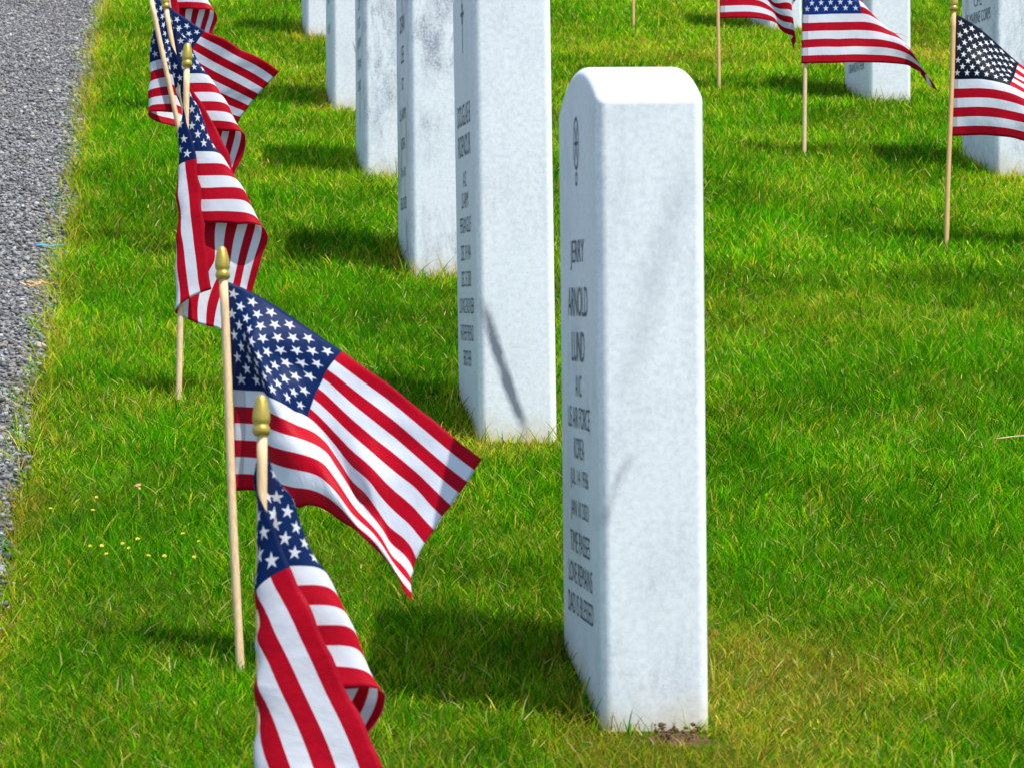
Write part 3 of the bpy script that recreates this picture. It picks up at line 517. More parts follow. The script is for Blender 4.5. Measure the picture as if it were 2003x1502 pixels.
'E': ([0.0798, 6.326, 0.4877], [-0.0916, 0.0889, 0.446], '''-909 898 4490 -914 879 4386 -904 856 4273 -874 829 4148 -826 794 3996 -813 758 3858 -817 726 3729 -795 700 3602 -746 680 3477 -705 658 3351 -689 631 3222 -663 606 3091 -630 582 2961 -613 555 2835 -598 528 2712 -574 507 2587 -536 490 2460 -829 968 4462 -849 949 4348 -865 928 4233 -874 904 4115 -874 870 3978 -882 833 3839 -899 797 3704 -893 761 3573 -867 726 3447 -838 693 3322 -811 660 3196 -787 631 3069 -765 604 2943 -745 577 2821 -724 549 2702 -699 523 2585 -673 498 2472 -749 1029 4423 -783 1009 4304 -817 989 4185 -849 966 4063 -879 936 3935 -906 901 3803 -933 865 3670 -944 824 3539 -947 781 3411 -937 739 3286 -909 699 3165 -895 666 3041 -889 639 2919 -871 610 2801 -845 579 2689 -821 546 2583 -803 514 2480 -667 1075 4373 -711 1054 4253 -755 1034 4131 -800 1011 4009 -841 985 3884 -876 954 3757 -902 916 3628 -918 874 3500 -929 829 3373 -936 786 3248 -940 748 3127 -955 717 3005 -974 691 2883 -962 659 2769 -936 623 2665 -921 586 2569 -918 549 2479 -582 1103 4313 -630 1082 4195 -680 1061 4077 -729 1039 3957 -773 1013 3835 -808 982 3712 -831 944 3588 -842 899 3463 -846 853 3339 -862 816 3213 -900 790 3089 -940 768 2965 -967 744 2843 -972 713 2727 -965 678 2622 -966 640 2530 -985 604 2453 -488 1115 4246 -539 1094 4134 -591 1072 4020 -642 1049 3905 -686 1023 3789 -722 991 3671 -744 952 3552 -753 907 3432 -752 862 3309 -771 829 3184 -827 815 3056 -875 801 2930 -906 782 2804 -921 755 2683 -926 722 2573 -933 686 2473 -947 649 2383 -382 1112 4174 -438 1092 4068 -493 1071 3961 -545 1048 3853 -590 1022 3743 -627 990 3631 -653 953 3517 -671 912 3400 -686 874 3278 -713 847 3152 -754 830 3025 -794 817 2898 -822 799 2771 -836 774 2646 -841 743 2528 -842 707 2421 -842 670 2320 -273 1100 4099 -332 1082 4000 -389 1063 3900 -442 1042 3799 -489 1017 3696 -530 988 3590 -565 955 3480 -594 921 3366 -622 889 3245 -652 864 3121 -684 844 2995 -712 827 2868 -731 806 2740 -739 780 2614 -736 747 2493 -726 711 2382 -713 675 2279 -164 1083 4023 -224 1069 3931 -282 1053 3839 -337 1035 3744 -388 1014 3646 -436 990 3545 -480 962 3440 -520 934 3330 -558 906 3214 -589 882 3092 -613 859 2966 -631 837 2838 -641 812 2711 -642 782 2586 -631 746 2466 -610 708 2354 -577 670 2248 -55 1069 3948 -116 1060 3866 -175 1049 3780 -233 1034 3688 -290 1018 3595 -345 999 3498 -398 978 3397 -448 954 3292 -494 928 3183 -527 903 3065 -542 880 2937 -551 854 2809 -554 824 2682 -549 788 2559 -533 749 2440 -507 706 2327 -470 661 2218 54 1066 3889 -11 1062 3810 -73 1054 3725 -135 1044 3635 -197 1032 3543 -258 1019 3449 -317 1002 3352 -373 981 3251 -424 957 3146 -458 932 3032 -470 908 2905 -474 879 2778 -472 844 2652 -463 805 2530 -446 760 2411 -421 711 2296 -393 661 2183 157 1080 3853 89 1078 3765 23 1073 3676 -43 1067 3585 -109 1059 3494 -174 1048 3401 -237 1034 3305 -295 1017 3206 -343 996 3101 -377 971 2989 -394 944 2868 -399 912 2744 -396 875 2619 -386 832 2497 -369 784 2377 -348 732 2259 -325 678 2141 252 1110 3821 182 1108 3725 112 1105 3632 43 1101 3539 -25 1095 3447 -92 1086 3353 -156 1075 3258 -213 1060 3159 -261 1040 3054 -296 1016 2944 -317 988 2827 -326 954 2706 -326 915 2583 -317 871 2460 -304 823 2337 -287 771 2216 -269 716 2095 340 1153 3787 268 1151 3687 197 1148 3590 127 1144 3496 58 1139 3402 -10 1132 3308 -73 1122 3212 -131 1108 3112 -179 1089 3008 -216 1066 2899 -241 1037 2785 -255 1003 2666 -259 964 2545 -256 921 2421 -249 874 2297 -239 824 2173 -228 773 2051 420 1207 3747 349 1203 3647 279 1198 3550 209 1194 3454 140 1189 3359 73 1182 3264 9 1172 3167 -48 1159 3068 -98 1142 2964 -138 1119 2856 -167 1091 2743 -186 1058 2626 -196 1020 2506 -201 978 2382 -201 934 2258 -200 889 2134 -199 842 2009 495 1267 3701 427 1261 3605 359 1254 3509 292 1248 3414 224 1242 3319 157 1235 3223 93 1226 3125 34 1214 3025 -18 1197 2922 -61 1175 2814 -94 1148 2703 -118 1116 2587 -135 1080 2468 -147 1042 2346 -157 1001 2222 -167 960 2098 -178 917 1974 569 1331 3652 506 1321 3561 441 1312 3468 375 1305 3374 308 1297 3279 242 1290 3183 177 1280 3085 116 1269 2984 61 1253 2881 15 1233 2775 -21 1206 2665 -49 1176 2551 -72 1143 2433 -93 1109 2312 -113 1073 2190 -134 1035 2067 -156 997 1944 648 1393 3607 589 1381 3520 526 1371 3429 461 1362 3335 395 1353 3240 328 1345 3143 263 1335 3045 200 1324 2946 142 1309 2843 93 1290 2738 54 1265 2630 21 1237 2517 -8 1208 2402 -36 1177 2282 -64 1146 2161 -94 1115 2039 -127 1082 1918 739 1450 3576 678 1439 3482 614 1428 3389 549 1419 3295 482 1409 3200 416 1400 3104 350 1390 3007 287 1378 2908 229 1363 2807 178 1345 2703 133 1323 2597 94 1298 2487 59 1272 2373 24 1247 2256 -10 1221 2136 -46 1196 2015 -83 1171 1893 835 1503 3542 771 1494 3445 706 1484 3349 639 1474 3253 572 1464 3159 504 1454 3064 439 1443 2968 376 1431 2871 317 1417 2772 263 1400 2671 215 1381 2566 170 1359 2459 129 1337 2349 89 1316 2235 49 1297 2117 10 1279 1996 -29 1262 1874 933 1555 3502 866 1546 3403 799 1538 3306 730 1528 3210 662 1518 3116 594 1508 3023 528 1497 2929 465 1485 2834 406 1471 2738 350 1456 2639 298 1440 2537 249 1422 2434 203 1404 2327 158 1387 2217 114 1372 2103 72 1360 1985 30 1351 1865 1031 1605 3453 962 1598 3355 892 1589 3259 822 1580 3165 753 1571 3072 685 1561 2980 618 1550 2889 554 1539 2798 494 1526 2704 436 1513 2608 382 1500 2509 330 1486 2410 280 1472 2308 231 1458 2203 184 1448 2095 138 1440 1983 93 1437 1869 1129 1655 3396 1058 1648 3300 986 1640 3207 915 1632 3115 844 1623 3025 775 1614 2937 708 1604 2849 644 1593 2760 581 1582 2670 522 1572 2578 466 1562 2483 413 1552 2387 361 1543 2289 309 1533 2190 257 1524 2091 206 1518 1990 155 1516 1887 1225 1705 3333 1152 1697 3240 1080 1690 3149 1008 1683 3062 936 1675 2977 866 1667 2893 798 1658 2807 732 1648 2720 669 1639 2635 609 1631 2549 551 1625 2460 497 1621 2366 444 1617 2270 390 1612 2176 333 1604 2088 275 1595 2004 216 1586 1923 1320 1754 3266 1247 1747 3175 1174 1740 3087 1101 1733 3005 1028 1727 2928 957 1720 2851 888 1712 2764 821 1703 2678 757 1696 2598 695 1690 2522 635 1687 2442 582 1691 2346 529 1694 2250 472 1693 2161 411 1687 2084 344 1672 2022 274 1648 1975'''),
'R1': ([1.3616, 8.9077, 0.918], [0.0065, 0.0705, 0.3968], '''75 691 3892 66 669 3766 59 647 3639 56 624 3511 55 601 3383 56 578 3255 58 555 3128 60 532 3001 61 509 2875 65 484 2750 73 457 2625 78 431 2500 80 406 2374 80 383 2248 77 363 2121 70 345 1992 55 329 1862 189 683 3892 184 660 3765 180 636 3637 178 613 3510 178 589 3384 180 565 3257 183 541 3131 187 517 3006 190 492 2881 195 467 2757 200 441 2632 204 415 2507 206 391 2380 205 368 2253 201 346 2125 195 327 1998 188 308 1874 304 674 3890 301 650 3762 299 625 3634 299 601 3508 301 577 3383 304 552 3259 309 527 3135 314 502 3011 319 477 2888 324 451 2764 328 426 2639 332 401 2513 333 376 2386 331 352 2258 327 330 2130 322 309 2004 318 288 1881 418 664 3883 416 639 3756 415 615 3629 417 590 3504 421 565 3381 427 539 3259 434 514 3138 442 488 3016 448 462 2894 454 437 2771 457 412 2646 459 387 2520 460 362 2391 458 338 2263 454 315 2135 451 292 2009 447 270 1884 530 653 3873 529 628 3745 529 604 3619 532 579 3496 538 554 3375 548 528 3257 558 502 3139 569 475 3022 577 449 2902 583 424 2779 587 399 2653 588 375 2525 587 351 2396 585 326 2267 582 302 2138 579 278 2011 576 254 1885 638 640 3858 637 616 3731 639 593 3605 643 569 3483 652 544 3365 664 518 3250 679 492 3137 695 465 3025 707 439 2909 714 414 2787 716 389 2660 715 366 2530 713 342 2399 711 318 2268 709 294 2139 708 268 2011 706 243 1885 741 626 3840 741 603 3712 744 581 3587 750 558 3465 760 535 3348 775 510 3236 795 484 3129 817 458 3023 836 431 2914 845 406 2794 843 383 2663 837 362 2529 833 339 2396 831 316 2264 832 290 2134 834 264 2007 837 237 1881 838 610 3818 840 589 3690 844 568 3565 851 547 3443 863 526 3325 879 503 3214 901 479 3109 928 453 3009 955 428 2909 968 404 2793 958 383 2656 948 363 2519 944 342 2385 944 319 2253 948 294 2124 955 267 1998 967 239 1873 929 593 3795 933 574 3667 939 554 3540 947 535 3416 958 515 3297 975 495 3184 996 474 3077 1021 452 2974 1044 429 2872 1055 407 2757 1050 388 2627 1044 369 2494 1044 350 2363 1048 330 2234 1057 306 2108 1068 280 1985 1082 253 1862 1017 576 3772 1023 557 3643 1029 538 3514 1037 520 3388 1047 502 3264 1060 485 3146 1078 467 3033 1097 450 2924 1113 432 2815 1121 415 2702 1124 398 2581 1126 382 2456 1132 365 2330 1144 347 2206 1159 327 2085 1175 305 1966 1191 281 1848 1104 559 3752 1110 540 3621 1116 521 3489 1122 503 3358 1129 486 3229 1138 471 3103 1150 457 2982 1162 444 2865 1172 433 2751 1179 421 2638 1186 410 2524 1196 397 2407 1211 384 2289 1231 370 2171 1255 356 2055 1278 340 1942 1299 323 1830 1190 544 3743 1196 522 3604 1200 502 3465 1203 484 3328 1207 467 3193 1211 453 3060 1216 442 2930 1222 433 2804 1227 426 2684 1234 422 2570 1243 418 2460 1258 412 2350 1281 406 2240 1311 398 2130 1342 392 2021 1372 386 1913 1403 380 1808 1275 530 3743 1281 504 3587 1283 482 3442 1283 463 3299 1283 447 3158 1282 433 3018 1282 423 2879 1282 416 2745 1282 413 2617 1286 414 2500 1297 418 2392 1317 423 2289 1346 427 2187 1384 430 2084 1417 433 1980 1449 438 1877 1492 446 1776 1373 507 3697 1368 485 3560 1366 463 3418 1363 443 3273 1360 426 3128 1355 413 2982 1351 403 2836 1345 397 2691 1341 396 2552 1342 400 2427 1356 411 2323 1379 427 2228 1409 445 2134 1442 463 2035 1474 478 1934 1505 492 1832 1539 504 1730 1475 490 3663 1462 468 3531 1453 446 3394 1446 426 3251 1440 409 3106 1434 395 2958 1427 386 2808 1419 381 2655 1410 381 2496 1410 388 2358 1427 404 2266 1450 428 2177 1475 458 2084 1501 490 1986 1527 520 1885 1553 544 1782 1577 564 1679 1581 483 3639 1563 459 3510 1547 436 3377 1535 414 3239 1525 397 3096 1517 384 2950 1510 377 2801 1503 374 2648 1497 376 2490 1498 384 2348 1512 402 2244 1530 430 2145 1548 467 2045 1566 509 1942 1587 550 1838 1607 587 1733 1626 620 1629 1694 486 3621 1669 461 3496 1646 437 3369 1626 414 3240 1611 396 3105 1601 385 2964 1594 381 2818 1590 381 2668 1588 385 2519 1592 395 2379 1603 413 2252 1615 441 2134 1626 479 2021 1637 523 1908 1653 569 1798 1674 615 1690 1695 661 1583 1810 501 3602 1779 476 3482 1749 452 3364 1721 429 3248 1697 411 3128 1682 401 2996 1676 401 2846 1674 405 2693 1675 412 2545 1681 422 2402 1691 439 2265 1701 464 2134 1709 498 2009 1714 538 1887 1728 581 1769 1751 627 1656 1777 679 1542 1929 525 3578 1891 503 3462 1854 481 3350 1818 461 3245 1785 443 3146 1761 433 3034 1754 439 2864 1753 447 2705 1755 455 2554 1761 466 2409 1771 482 2268 1782 502 2133 1792 528 2001 1802 559 1875 1815 593 1753 1833 631 1633 1853 670 1515 2047 558 3547 2003 540 3434 1959 523 3324 1917 507 3215 1878 496 3105 1846 490 2983 1828 494 2842 1821 502 2694 1821 512 2546 1827 524 2401 1838 538 2260 1851 555 2122 1865 575 1989 1880 597 1860 1896 620 1735 1914 642 1611 1931 664 1488 2163 600 3511 2113 586 3397 2063 573 3284 2014 562 3170 1969 555 3053 1929 553 2930 1899 556 2802 1882 565 2665 1875 576 2524 1876 590 2381 1884 605 2240 1898 621 2102 1916 638 1967 1935 654 1836 1956 668 1708 1978 677 1582 2000 683 1458 2275 650 3468 2220 638 3353 2165 628 3238 2111 619 3121 2058 615 3003 2010 615 2882 1969 619 2758 1939 630 2628 1919 644 2493 1910 660 2355 1911 677 2215 1921 694 2075 1937 710 1937 1957 723 1801 1982 731 1670 2009 733 1542 2039 730 1417 2382 707 3422 2324 696 3306 2265 685 3190 2206 677 3073 2147 673 2955 2092 675 2836 2041 682 2715 1997 694 2590 1962 712 2461 1937 732 2326 1922 752 2188 1919 770 2047 1928 785 1905 1946 794 1762 1973 797 1622 2005 794 1489 2041 787 1365 2487 768 3376 2427 756 3259 2365 744 3142 2301 735 3024 2237 730 2907 2174 732 2789 2115 742 2672 2059 757 2552 2008 778 2429 1963 803 2301 1926 828 2167 1900 847 2026 1893 858 1880 1908 861 1728 1940 858 1575 1979 850 1427 2019 839 1293 2593 833 3334 2528 817 3213 2463 803 3093 2396 792 2975 2326 785 2858 2257 787 2742 2190 801 2628 2124 820 2514 2056 841 2400 1990 869 2280 1928 901 2152 1873 922 2015 1836 932 1866 1851 928 1705 1896 915 1538 1947 900 1366 1999 884 1170'''),
'R2': ([1.3555, 7.6768, 0.7128], [0.0204, 0.0762, 0.4356], '''102 752 4268 91 726 4129 85 702 3989 84 679 3848 85 657 3707 80 634 3567 71 610 3429 64 585 3291 60 559 3153 53 534 3010 41 510 2861 32 486 2711 24 462 2561 18 438 2420 12 413 2285 6 388 2151 -3 363 2016 222 767 4278 214 734 4138 207 702 3997 203 672 3856 200 644 3715 196 617 3574 191 592 3433 186 568 3292 180 544 3151 173 520 3007 165 496 2862 158 472 2717 153 447 2573 149 421 2431 146 394 2292 142 368 2154 138 341 2018 344 786 4283 335 744 4144 327 703 4004 321 664 3864 317 630 3722 314 601 3581 311 575 3439 307 551 3296 302 529 3153 296 506 3009 290 483 2866 285 458 2722 282 431 2580 281 404 2439 280 376 2298 279 348 2159 277 320 2021 465 813 4277 454 758 4143 445 705 4008 438 657 3871 435 617 3731 433 584 3589 431 557 3447 429 535 3303 426 515 3158 421 493 3014 417 469 2870 413 443 2727 411 415 2585 411 387 2443 413 357 2302 415 328 2162 417 299 2024 579 847 4249 569 776 4127 560 710 4004 554 652 3876 552 604 3741 552 568 3600 553 541 3456 553 519 3311 551 501 3165 548 480 3020 545 455 2874 542 428 2730 540 399 2587 540 370 2445 543 340 2303 548 310 2164 556 279 2025 680 883 4193 675 798 4090 671 719 3986 669 651 3875 669 596 3752 673 554 3611 677 525 3464 679 503 3317 678 485 3170 676 464 3024 674 439 2877 671 411 2731 668 383 2586 667 354 2444 670 324 2304 677 293 2166 689 262 2026 760 916 4107 768 821 4027 776 732 3944 782 655 3856 785 593 3757 795 545 3614 802 511 3467 806 486 3320 808 465 3173 807 444 3026 805 420 2879 802 394 2732 797 367 2583 796 339 2443 798 310 2307 800 280 2169 803 249 2030 814 940 3996 843 841 3938 869 748 3875 891 664 3803 906 595 3713 918 542 3596 928 501 3461 935 471 3319 939 447 3174 940 425 3028 938 403 2883 935 379 2737 932 353 2593 929 326 2451 927 299 2312 922 269 2173 915 240 2034 845 951 3871 896 856 3830 944 765 3782 985 681 3725 1016 608 3651 1037 546 3557 1053 498 3442 1065 462 3313 1073 433 3174 1075 409 3031 1075 387 2887 1072 364 2743 1068 340 2599 1063 315 2457 1057 288 2316 1049 261 2177 1038 232 2037 860 950 3741 931 865 3708 999 782 3672 1059 702 3627 1108 628 3570 1146 561 3498 1174 504 3406 1195 459 3297 1209 425 3173 1214 397 3035 1213 373 2890 1208 350 2744 1202 328 2600 1196 304 2458 1188 279 2317 1179 253 2178 1170 226 2039 868 941 3610 955 868 3581 1037 796 3550 1113 724 3514 1180 652 3472 1237 582 3418 1283 518 3349 1317 464 3263 1342 422 3161 1353 390 3035 1350 361 2888 1343 338 2741 1336 316 2594 1329 293 2452 1321 269 2315 1313 245 2177 1305 221 2040 879 933 3484 974 873 3454 1065 810 3423 1151 744 3392 1232 674 3357 1306 605 3318 1371 537 3269 1423 475 3204 1461 423 3120 1479 383 3009 1480 350 2873 1476 325 2731 1469 303 2587 1463 281 2447 1456 259 2310 1449 238 2174 1441 217 2039 901 941 3364 998 888 3329 1090 828 3296 1179 763 3264 1267 695 3233 1353 625 3203 1436 556 3169 1508 488 3123 1562 428 3056 1593 378 2960 1605 341 2842 1606 313 2712 1602 289 2577 1597 267 2440 1591 248 2304 1586 230 2170 1580 213 2036 938 983 3246 1030 918 3210 1119 852 3174 1207 783 3139 1294 712 3107 1386 642 3080 1484 571 3057 1575 502 3029 1648 436 2980 1698 378 2902 1726 335 2799 1735 301 2682 1733 274 2557 1729 253 2427 1726 236 2295 1723 222 2162 1720 209 2029 984 1039 3135 1072 960 3098 1158 882 3060 1242 805 3021 1325 730 2985 1417 657 2958 1527 584 2947 1633 513 2932 1723 444 2899 1791 381 2839 1837 330 2749 1858 290 2642 1859 258 2530 1857 237 2408 1858 224 2280 1860 215 2151 1861 209 2022 1035 1097 3029 1122 1006 2994 1208 917 2957 1292 831 2919 1377 749 2883 1469 671 2859 1580 595 2851 1690 523 2841 1791 452 2819 1872 385 2774 1929 324 2701 1960 275 2606 1973 241 2498 1978 221 2381 1985 213 2259 1994 212 2136 2003 213 2014 1088 1145 2926 1177 1048 2898 1267 953 2867 1356 860 2833 1447 771 2802 1542 687 2781 1646 609 2770 1754 534 2760 1857 461 2741 1947 390 2705 2013 322 2645 2054 266 2562 2076 227 2460 2090 208 2348 2103 204 2232 2121 210 2116 2144 222 2003 1136 1174 2822 1234 1081 2807 1331 987 2788 1428 892 2763 1524 798 2736 1622 709 2715 1721 628 2703 1825 550 2691 1927 474 2669 2019 399 2633 2092 327 2579 2143 265 2504 2172 221 2412 2191 200 2306 2210 199 2196 2236 212 2086 2271 232 1981 1178 1175 2720 1287 1096 2721 1394 1013 2715 1500 924 2701 1604 830 2679 1707 736 2656 1802 655 2649 1901 574 2633 1999 492 2603 2089 413 2560 2166 338 2503 2224 273 2433 2261 225 2349 2284 200 2253 2307 199 2149 2337 216 2044 2369 240 1940 1213 1139 2630 1334 1083 2639 1453 1020 2643 1568 949 2641 1677 868 2633 1783 780 2620 1883 693 2606 1979 604 2581 2070 516 2540 2156 433 2486 2232 356 2422 2296 290 2350 2342 239 2271 2370 210 2185 2394 206 2092 2432 225 1990 2464 251 1889 1243 1069 2569 1374 1035 2573 1502 995 2576 1626 945 2579 1743 883 2578 1854 810 2573 1955 725 2557 2048 635 2525 2134 544 2475 2213 458 2410 2287 380 2335 2355 313 2257 2412 261 2178 2456 229 2098 2493 222 2014 2532 239 1923 2568 267 1829 1275 985 2553 1407 961 2540 1537 932 2530 1665 897 2523 1787 854 2517 1902 801 2509 2007 735 2492 2099 655 2456 2180 569 2400 2254 486 2328 2326 408 2248 2398 340 2163 2466 286 2079 2528 252 1998 2582 241 1921 2629 255 1842 2678 284 1755 1315 909 2582 1438 878 2545 1560 845 2514 1681 812 2489 1800 781 2468 1914 748 2447 2021 708 2419 2116 655 2377 2199 589 2316 2275 516 2241 2350 442 2159 2426 372 2072 2503 312 1981 2578 271 1892 2648 256 1814 2710 267 1744 2765 292 1678 1369 856 2639 1470 800 2579 1573 749 2523 1680 710 2476 1788 682 2438 1895 665 2403 1998 653 2361 2097 634 2301 2189 600 2228 2276 548 2150 2360 482 2070 2442 409 1986 2523 340 1894 2607 286 1792 2690 260 1699 2769 270 1628 2840 304 1575 1433 822 2708 1503 728 2626 1582 651 2545 1670 599 2474 1765 573 2418 1861 571 2374 1958 588 2329 2058 607 2245 2161 607 2144 2265 580 2056 2362 525 1979 2451 450 1906 2531 369 1831 2620 298 1706 2719 249 1579 2817 260 1497 2911 328 1453'''),
'R3': ([1.3826, 6.3963, 0.4994], [0.0288, 0.0741, 0.4275], '''332 753 4220 322 719 4082 305 686 3946 293 657 3807 284 632 3667 268 610 3531 250 589 3397 237 568 3263 230 545 3129 221 521 2992 208 499 2852 195 475 2713 184 450 2574 172 425 2436 159 400 2300 147 376 2163 135 352 2026 478 795 4152 451 750 4035 429 706 3911 410 663 3781 393 624 3650 375 588 3519 357 555 3388 341 523 3257 328 493 3124 316 465 2989 304 438 2853 292 412 2715 283 387 2577 274 362 2440 267 339 2302 261 317 2165 255 295 2028 618 838 4084 582 781 3979 553 724 3867 529 668 3748 506 615 3627 484 566 3504 463 521 3378 445 480 3251 428 442 3121 413 408 2988 400 377 2853 389 349 2717 381 324 2580 376 301 2442 375 279 2304 374 259 2167 375 240 2030 744 882 4014 709 811 3915 678 741 3812 649 673 3706 621 607 3596 594 546 3482 570 489 3364 547 438 3243 528 393 3118 511 353 2988 496 318 2854 485 288 2718 479 262 2581 477 240 2443 480 221 2306 487 204 2169 494 188 2033 859 922 3941 831 839 3844 801 757 3749 769 678 3653 737 600 3555 705 527 3452 676 459 3344 650 398 3231 628 345 3113 609 299 2987 592 260 2854 580 228 2718 575 203 2581 577 183 2443 584 166 2306 597 152 2170 613 139 2036 972 954 3859 950 862 3765 921 772 3677 887 682 3591 852 595 3503 817 510 3412 782 431 3316 752 360 3213 727 299 3102 705 247 2982 686 205 2850 675 172 2715 671 147 2578 675 129 2440 686 116 2303 703 104 2167 725 94 2034 1094 972 3757 1067 879 3677 1038 783 3597 1003 687 3518 966 590 3440 927 496 3361 888 406 3277 853 325 3186 822 254 3083 797 197 2968 779 152 2841 770 119 2708 769 97 2571 775 81 2434 787 70 2297 803 62 2161 823 54 2025 1212 986 3657 1184 890 3583 1152 791 3509 1117 689 3437 1078 586 3367 1037 483 3298 995 384 3228 953 292 3151 917 213 3059 890 150 2951 873 104 2828 867 73 2695 868 53 2559 875 40 2422 887 31 2286 902 24 2151 918 18 2014 1340 996 3546 1303 897 3484 1266 794 3418 1228 689 3350 1189 581 3284 1147 472 3225 1103 365 3168 1057 265 3106 1015 178 3030 985 110 2930 971 63 2809 968 34 2676 970 17 2541 977 5 2406 987 -3 2272 1001 -9 2138 1015 -13 2004 1472 1001 3434 1423 898 3386 1380 793 3328 1340 685 3262 1300 574 3197 1259 461 3145 1215 349 3100 1168 243 3053 1120 150 2992 1086 78 2903 1076 31 2783 1074 4 2652 1076 -11 2517 1081 -23 2384 1089 -32 2253 1100 -38 2123 1114 -42 1993 1599 1001 3337 1545 894 3296 1498 786 3242 1455 676 3181 1414 564 3118 1374 449 3069 1333 336 3030 1288 228 2988 1240 133 2935 1205 59 2856 1192 11 2746 1186 -18 2622 1185 -35 2491 1187 -48 2361 1192 -58 2232 1200 -65 2103 1211 -69 1974 1721 994 3265 1668 883 3217 1618 773 3165 1574 663 3108 1533 551 3052 1494 437 3003 1454 326 2960 1413 221 2916 1372 128 2862 1339 54 2789 1318 1 2694 1304 -34 2583 1297 -56 2462 1296 -71 2336 1297 -81 2208 1301 -88 2078 1305 -93 1947 1846 976 3203 1793 865 3150 1742 755 3097 1697 645 3042 1656 535 2988 1617 426 2938 1578 319 2890 1540 219 2841 1503 129 2785 1472 54 2716 1447 -5 2632 1428 -46 2534 1415 -74 2424 1409 -90 2305 1406 -100 2180 1406 -105 2051 1405 -109 1919 1972 948 3149 1919 840 3093 1868 732 3037 1822 626 2982 1780 520 2927 1741 415 2873 1703 314 2820 1667 219 2766 1634 131 2708 1603 55 2641 1576 -8 2564 1554 -55 2475 1537 -87 2375 1526 -106 2265 1521 -114 2147 1517 -116 2024 1514 -116 1896 2097 910 3100 2044 807 3042 1995 705 2984 1949 604 2926 1906 504 2868 1866 406 2809 1829 310 2749 1795 219 2690 1763 134 2629 1733 57 2565 1705 -9 2493 1681 -62 2410 1662 -99 2318 1648 -117 2217 1640 -123 2109 1636 -119 1995 1633 -111 1877 2219 864 3056 2170 770 2997 2123 676 2937 2077 582 2876 2033 488 2813 1993 395 2748 1957 305 2682 1924 218 2615 1893 136 2550 1863 59 2489 1833 -11 2422 1808 -68 2345 1788 -106 2258 1773 -125 2163 1764 -127 2065 1761 -115 1964 1761 -97 1862 2341 812 3016 2297 729 2957 2252 644 2895 2206 557 2831 2163 470 2764 2122 383 2693 2085 297 2620 2054 215 2544 2026 135 2472 1993 59 2416 1962 -12 2355 1936 -70 2282 1915 -110 2198 1899 -128 2107 1890 -126 2015 1889 -107 1926 1894 -79 1844 2467 765 2985 2426 690 2924 2382 612 2859 2337 531 2791 2293 448 2720 2252 367 2646 2216 286 2568 2185 207 2486 2160 130 2406 2125 56 2354 2093 -14 2295 2066 -70 2222 2044 -109 2139 2027 -125 2049 2016 -120 1959 2014 -98 1875 2020 -64 1806 2605 730 2966 2559 654 2897 2513 578 2827 2467 500 2755 2423 423 2682 2383 345 2606 2348 269 2528 2317 194 2448 2289 121 2374 2258 50 2309 2227 -15 2243 2199 -67 2167 2175 -102 2082 2155 -116 1991 2142 -110 1900 2133 -89 1811 2126 -59 1726 2743 695 2945 2692 617 2871 2642 541 2798 2596 465 2725 2553 392 2651 2514 319 2575 2480 247 2497 2450 176 2420 2421 108 2346 2392 43 2273 2362 -16 2198 2333 -62 2116 2307 -92 2029 2286 -103 1936 2267 -98 1841 2250 -80 1745 2232 -57 1646 2878 655 2915 2822 575 2843 2770 498 2771 2723 424 2699 2681 354 2626 2644 286 2550 2611 220 2473 2582 155 2395 2554 93 2318 2527 35 2239 2498 -17 2157 2469 -58 2071 2442 -83 1981 2417 -92 1888 2394 -86 1791 2371 -71 1688 2346 -51 1582 3006 608 2873 2947 526 2810 2893 448 2746 2846 375 2679 2806 308 2607 2771 247 2530 2741 190 2450 2714 134 2369 2689 81 2287 2662 29 2204 2635 -17 2119 2607 -54 2031 2579 -78 1940 2551 -85 1847 2524 -78 1751 2496 -60 1649 2468 -36 1543 3125 552 2816 3065 469 2772 3011 390 2722 2965 317 2662 2927 255 2591 2897 203 2511 2871 158 2426 2848 116 2340 2824 73 2253 2799 29 2168 2772 -15 2082 2744 -52 1994 2716 -77 1903 2687 -85 1812 2656 -74 1721 2626 -47 1630 2597 -13 1537 3230 487 2743 3175 406 2728 3124 325 2699 3080 252 2649 3045 195 2577 3020 154 2492 3000 126 2401 2982 102 2309 2961 73 2218 2936 34 2131 2910 -11 2045 2882 -53 1959 2854 -82 1871 2824 -91 1782 2792 -74 1699 2759 -34 1628 2727 16 1567 3322 409 2658 3281 338 2682 3235 257 2679 3192 183 2637 3160 131 2563 3142 104 2472 3130 95 2375 3117 93 2278 3099 81 2182 3074 44 2094 3048 -5 2010 3020 -54 1926 2992 -90 1840 2963 -101 1752 2931 -76 1678 2895 -21 1636 2857 44 1628'''),
}

# ---------------------------------------------------------------- small stick flags
FWD = np.array([math.sin(R(5.48)) * math.cos(R(1.2)), math.cos(R(5.48)) * math.cos(R(1.2)), -math.sin(R(1.2))])


def upsample(X, k=3):
    """cubic upsampling of a cloth grid"""
    def up(A):
        n = A.shape[0]
        P = np.concatenate([2 * A[:1] - A[1:2], A, 2 * A[-1:] - A[-2:-1]])
        out = []
        for i in range(n - 1):
            p0, p1, p2, p3 = P[i], P[i + 1], P[i + 2], P[i + 3]
            for j in range(k):
                t = j / k
                out.append(0.5 * (2 * p1 + (p2 - p0) * t + (2 * p0 - 5 * p1 + 4 * p2 - p3) * t * t + (3 * p1 - p0 - 3 * p2 + p3) * t ** 3))
        out.append(A[-1])
        return np.array(out)
    return up(up(X).transpose(1, 0, 2)).transpose(1, 0, 2)


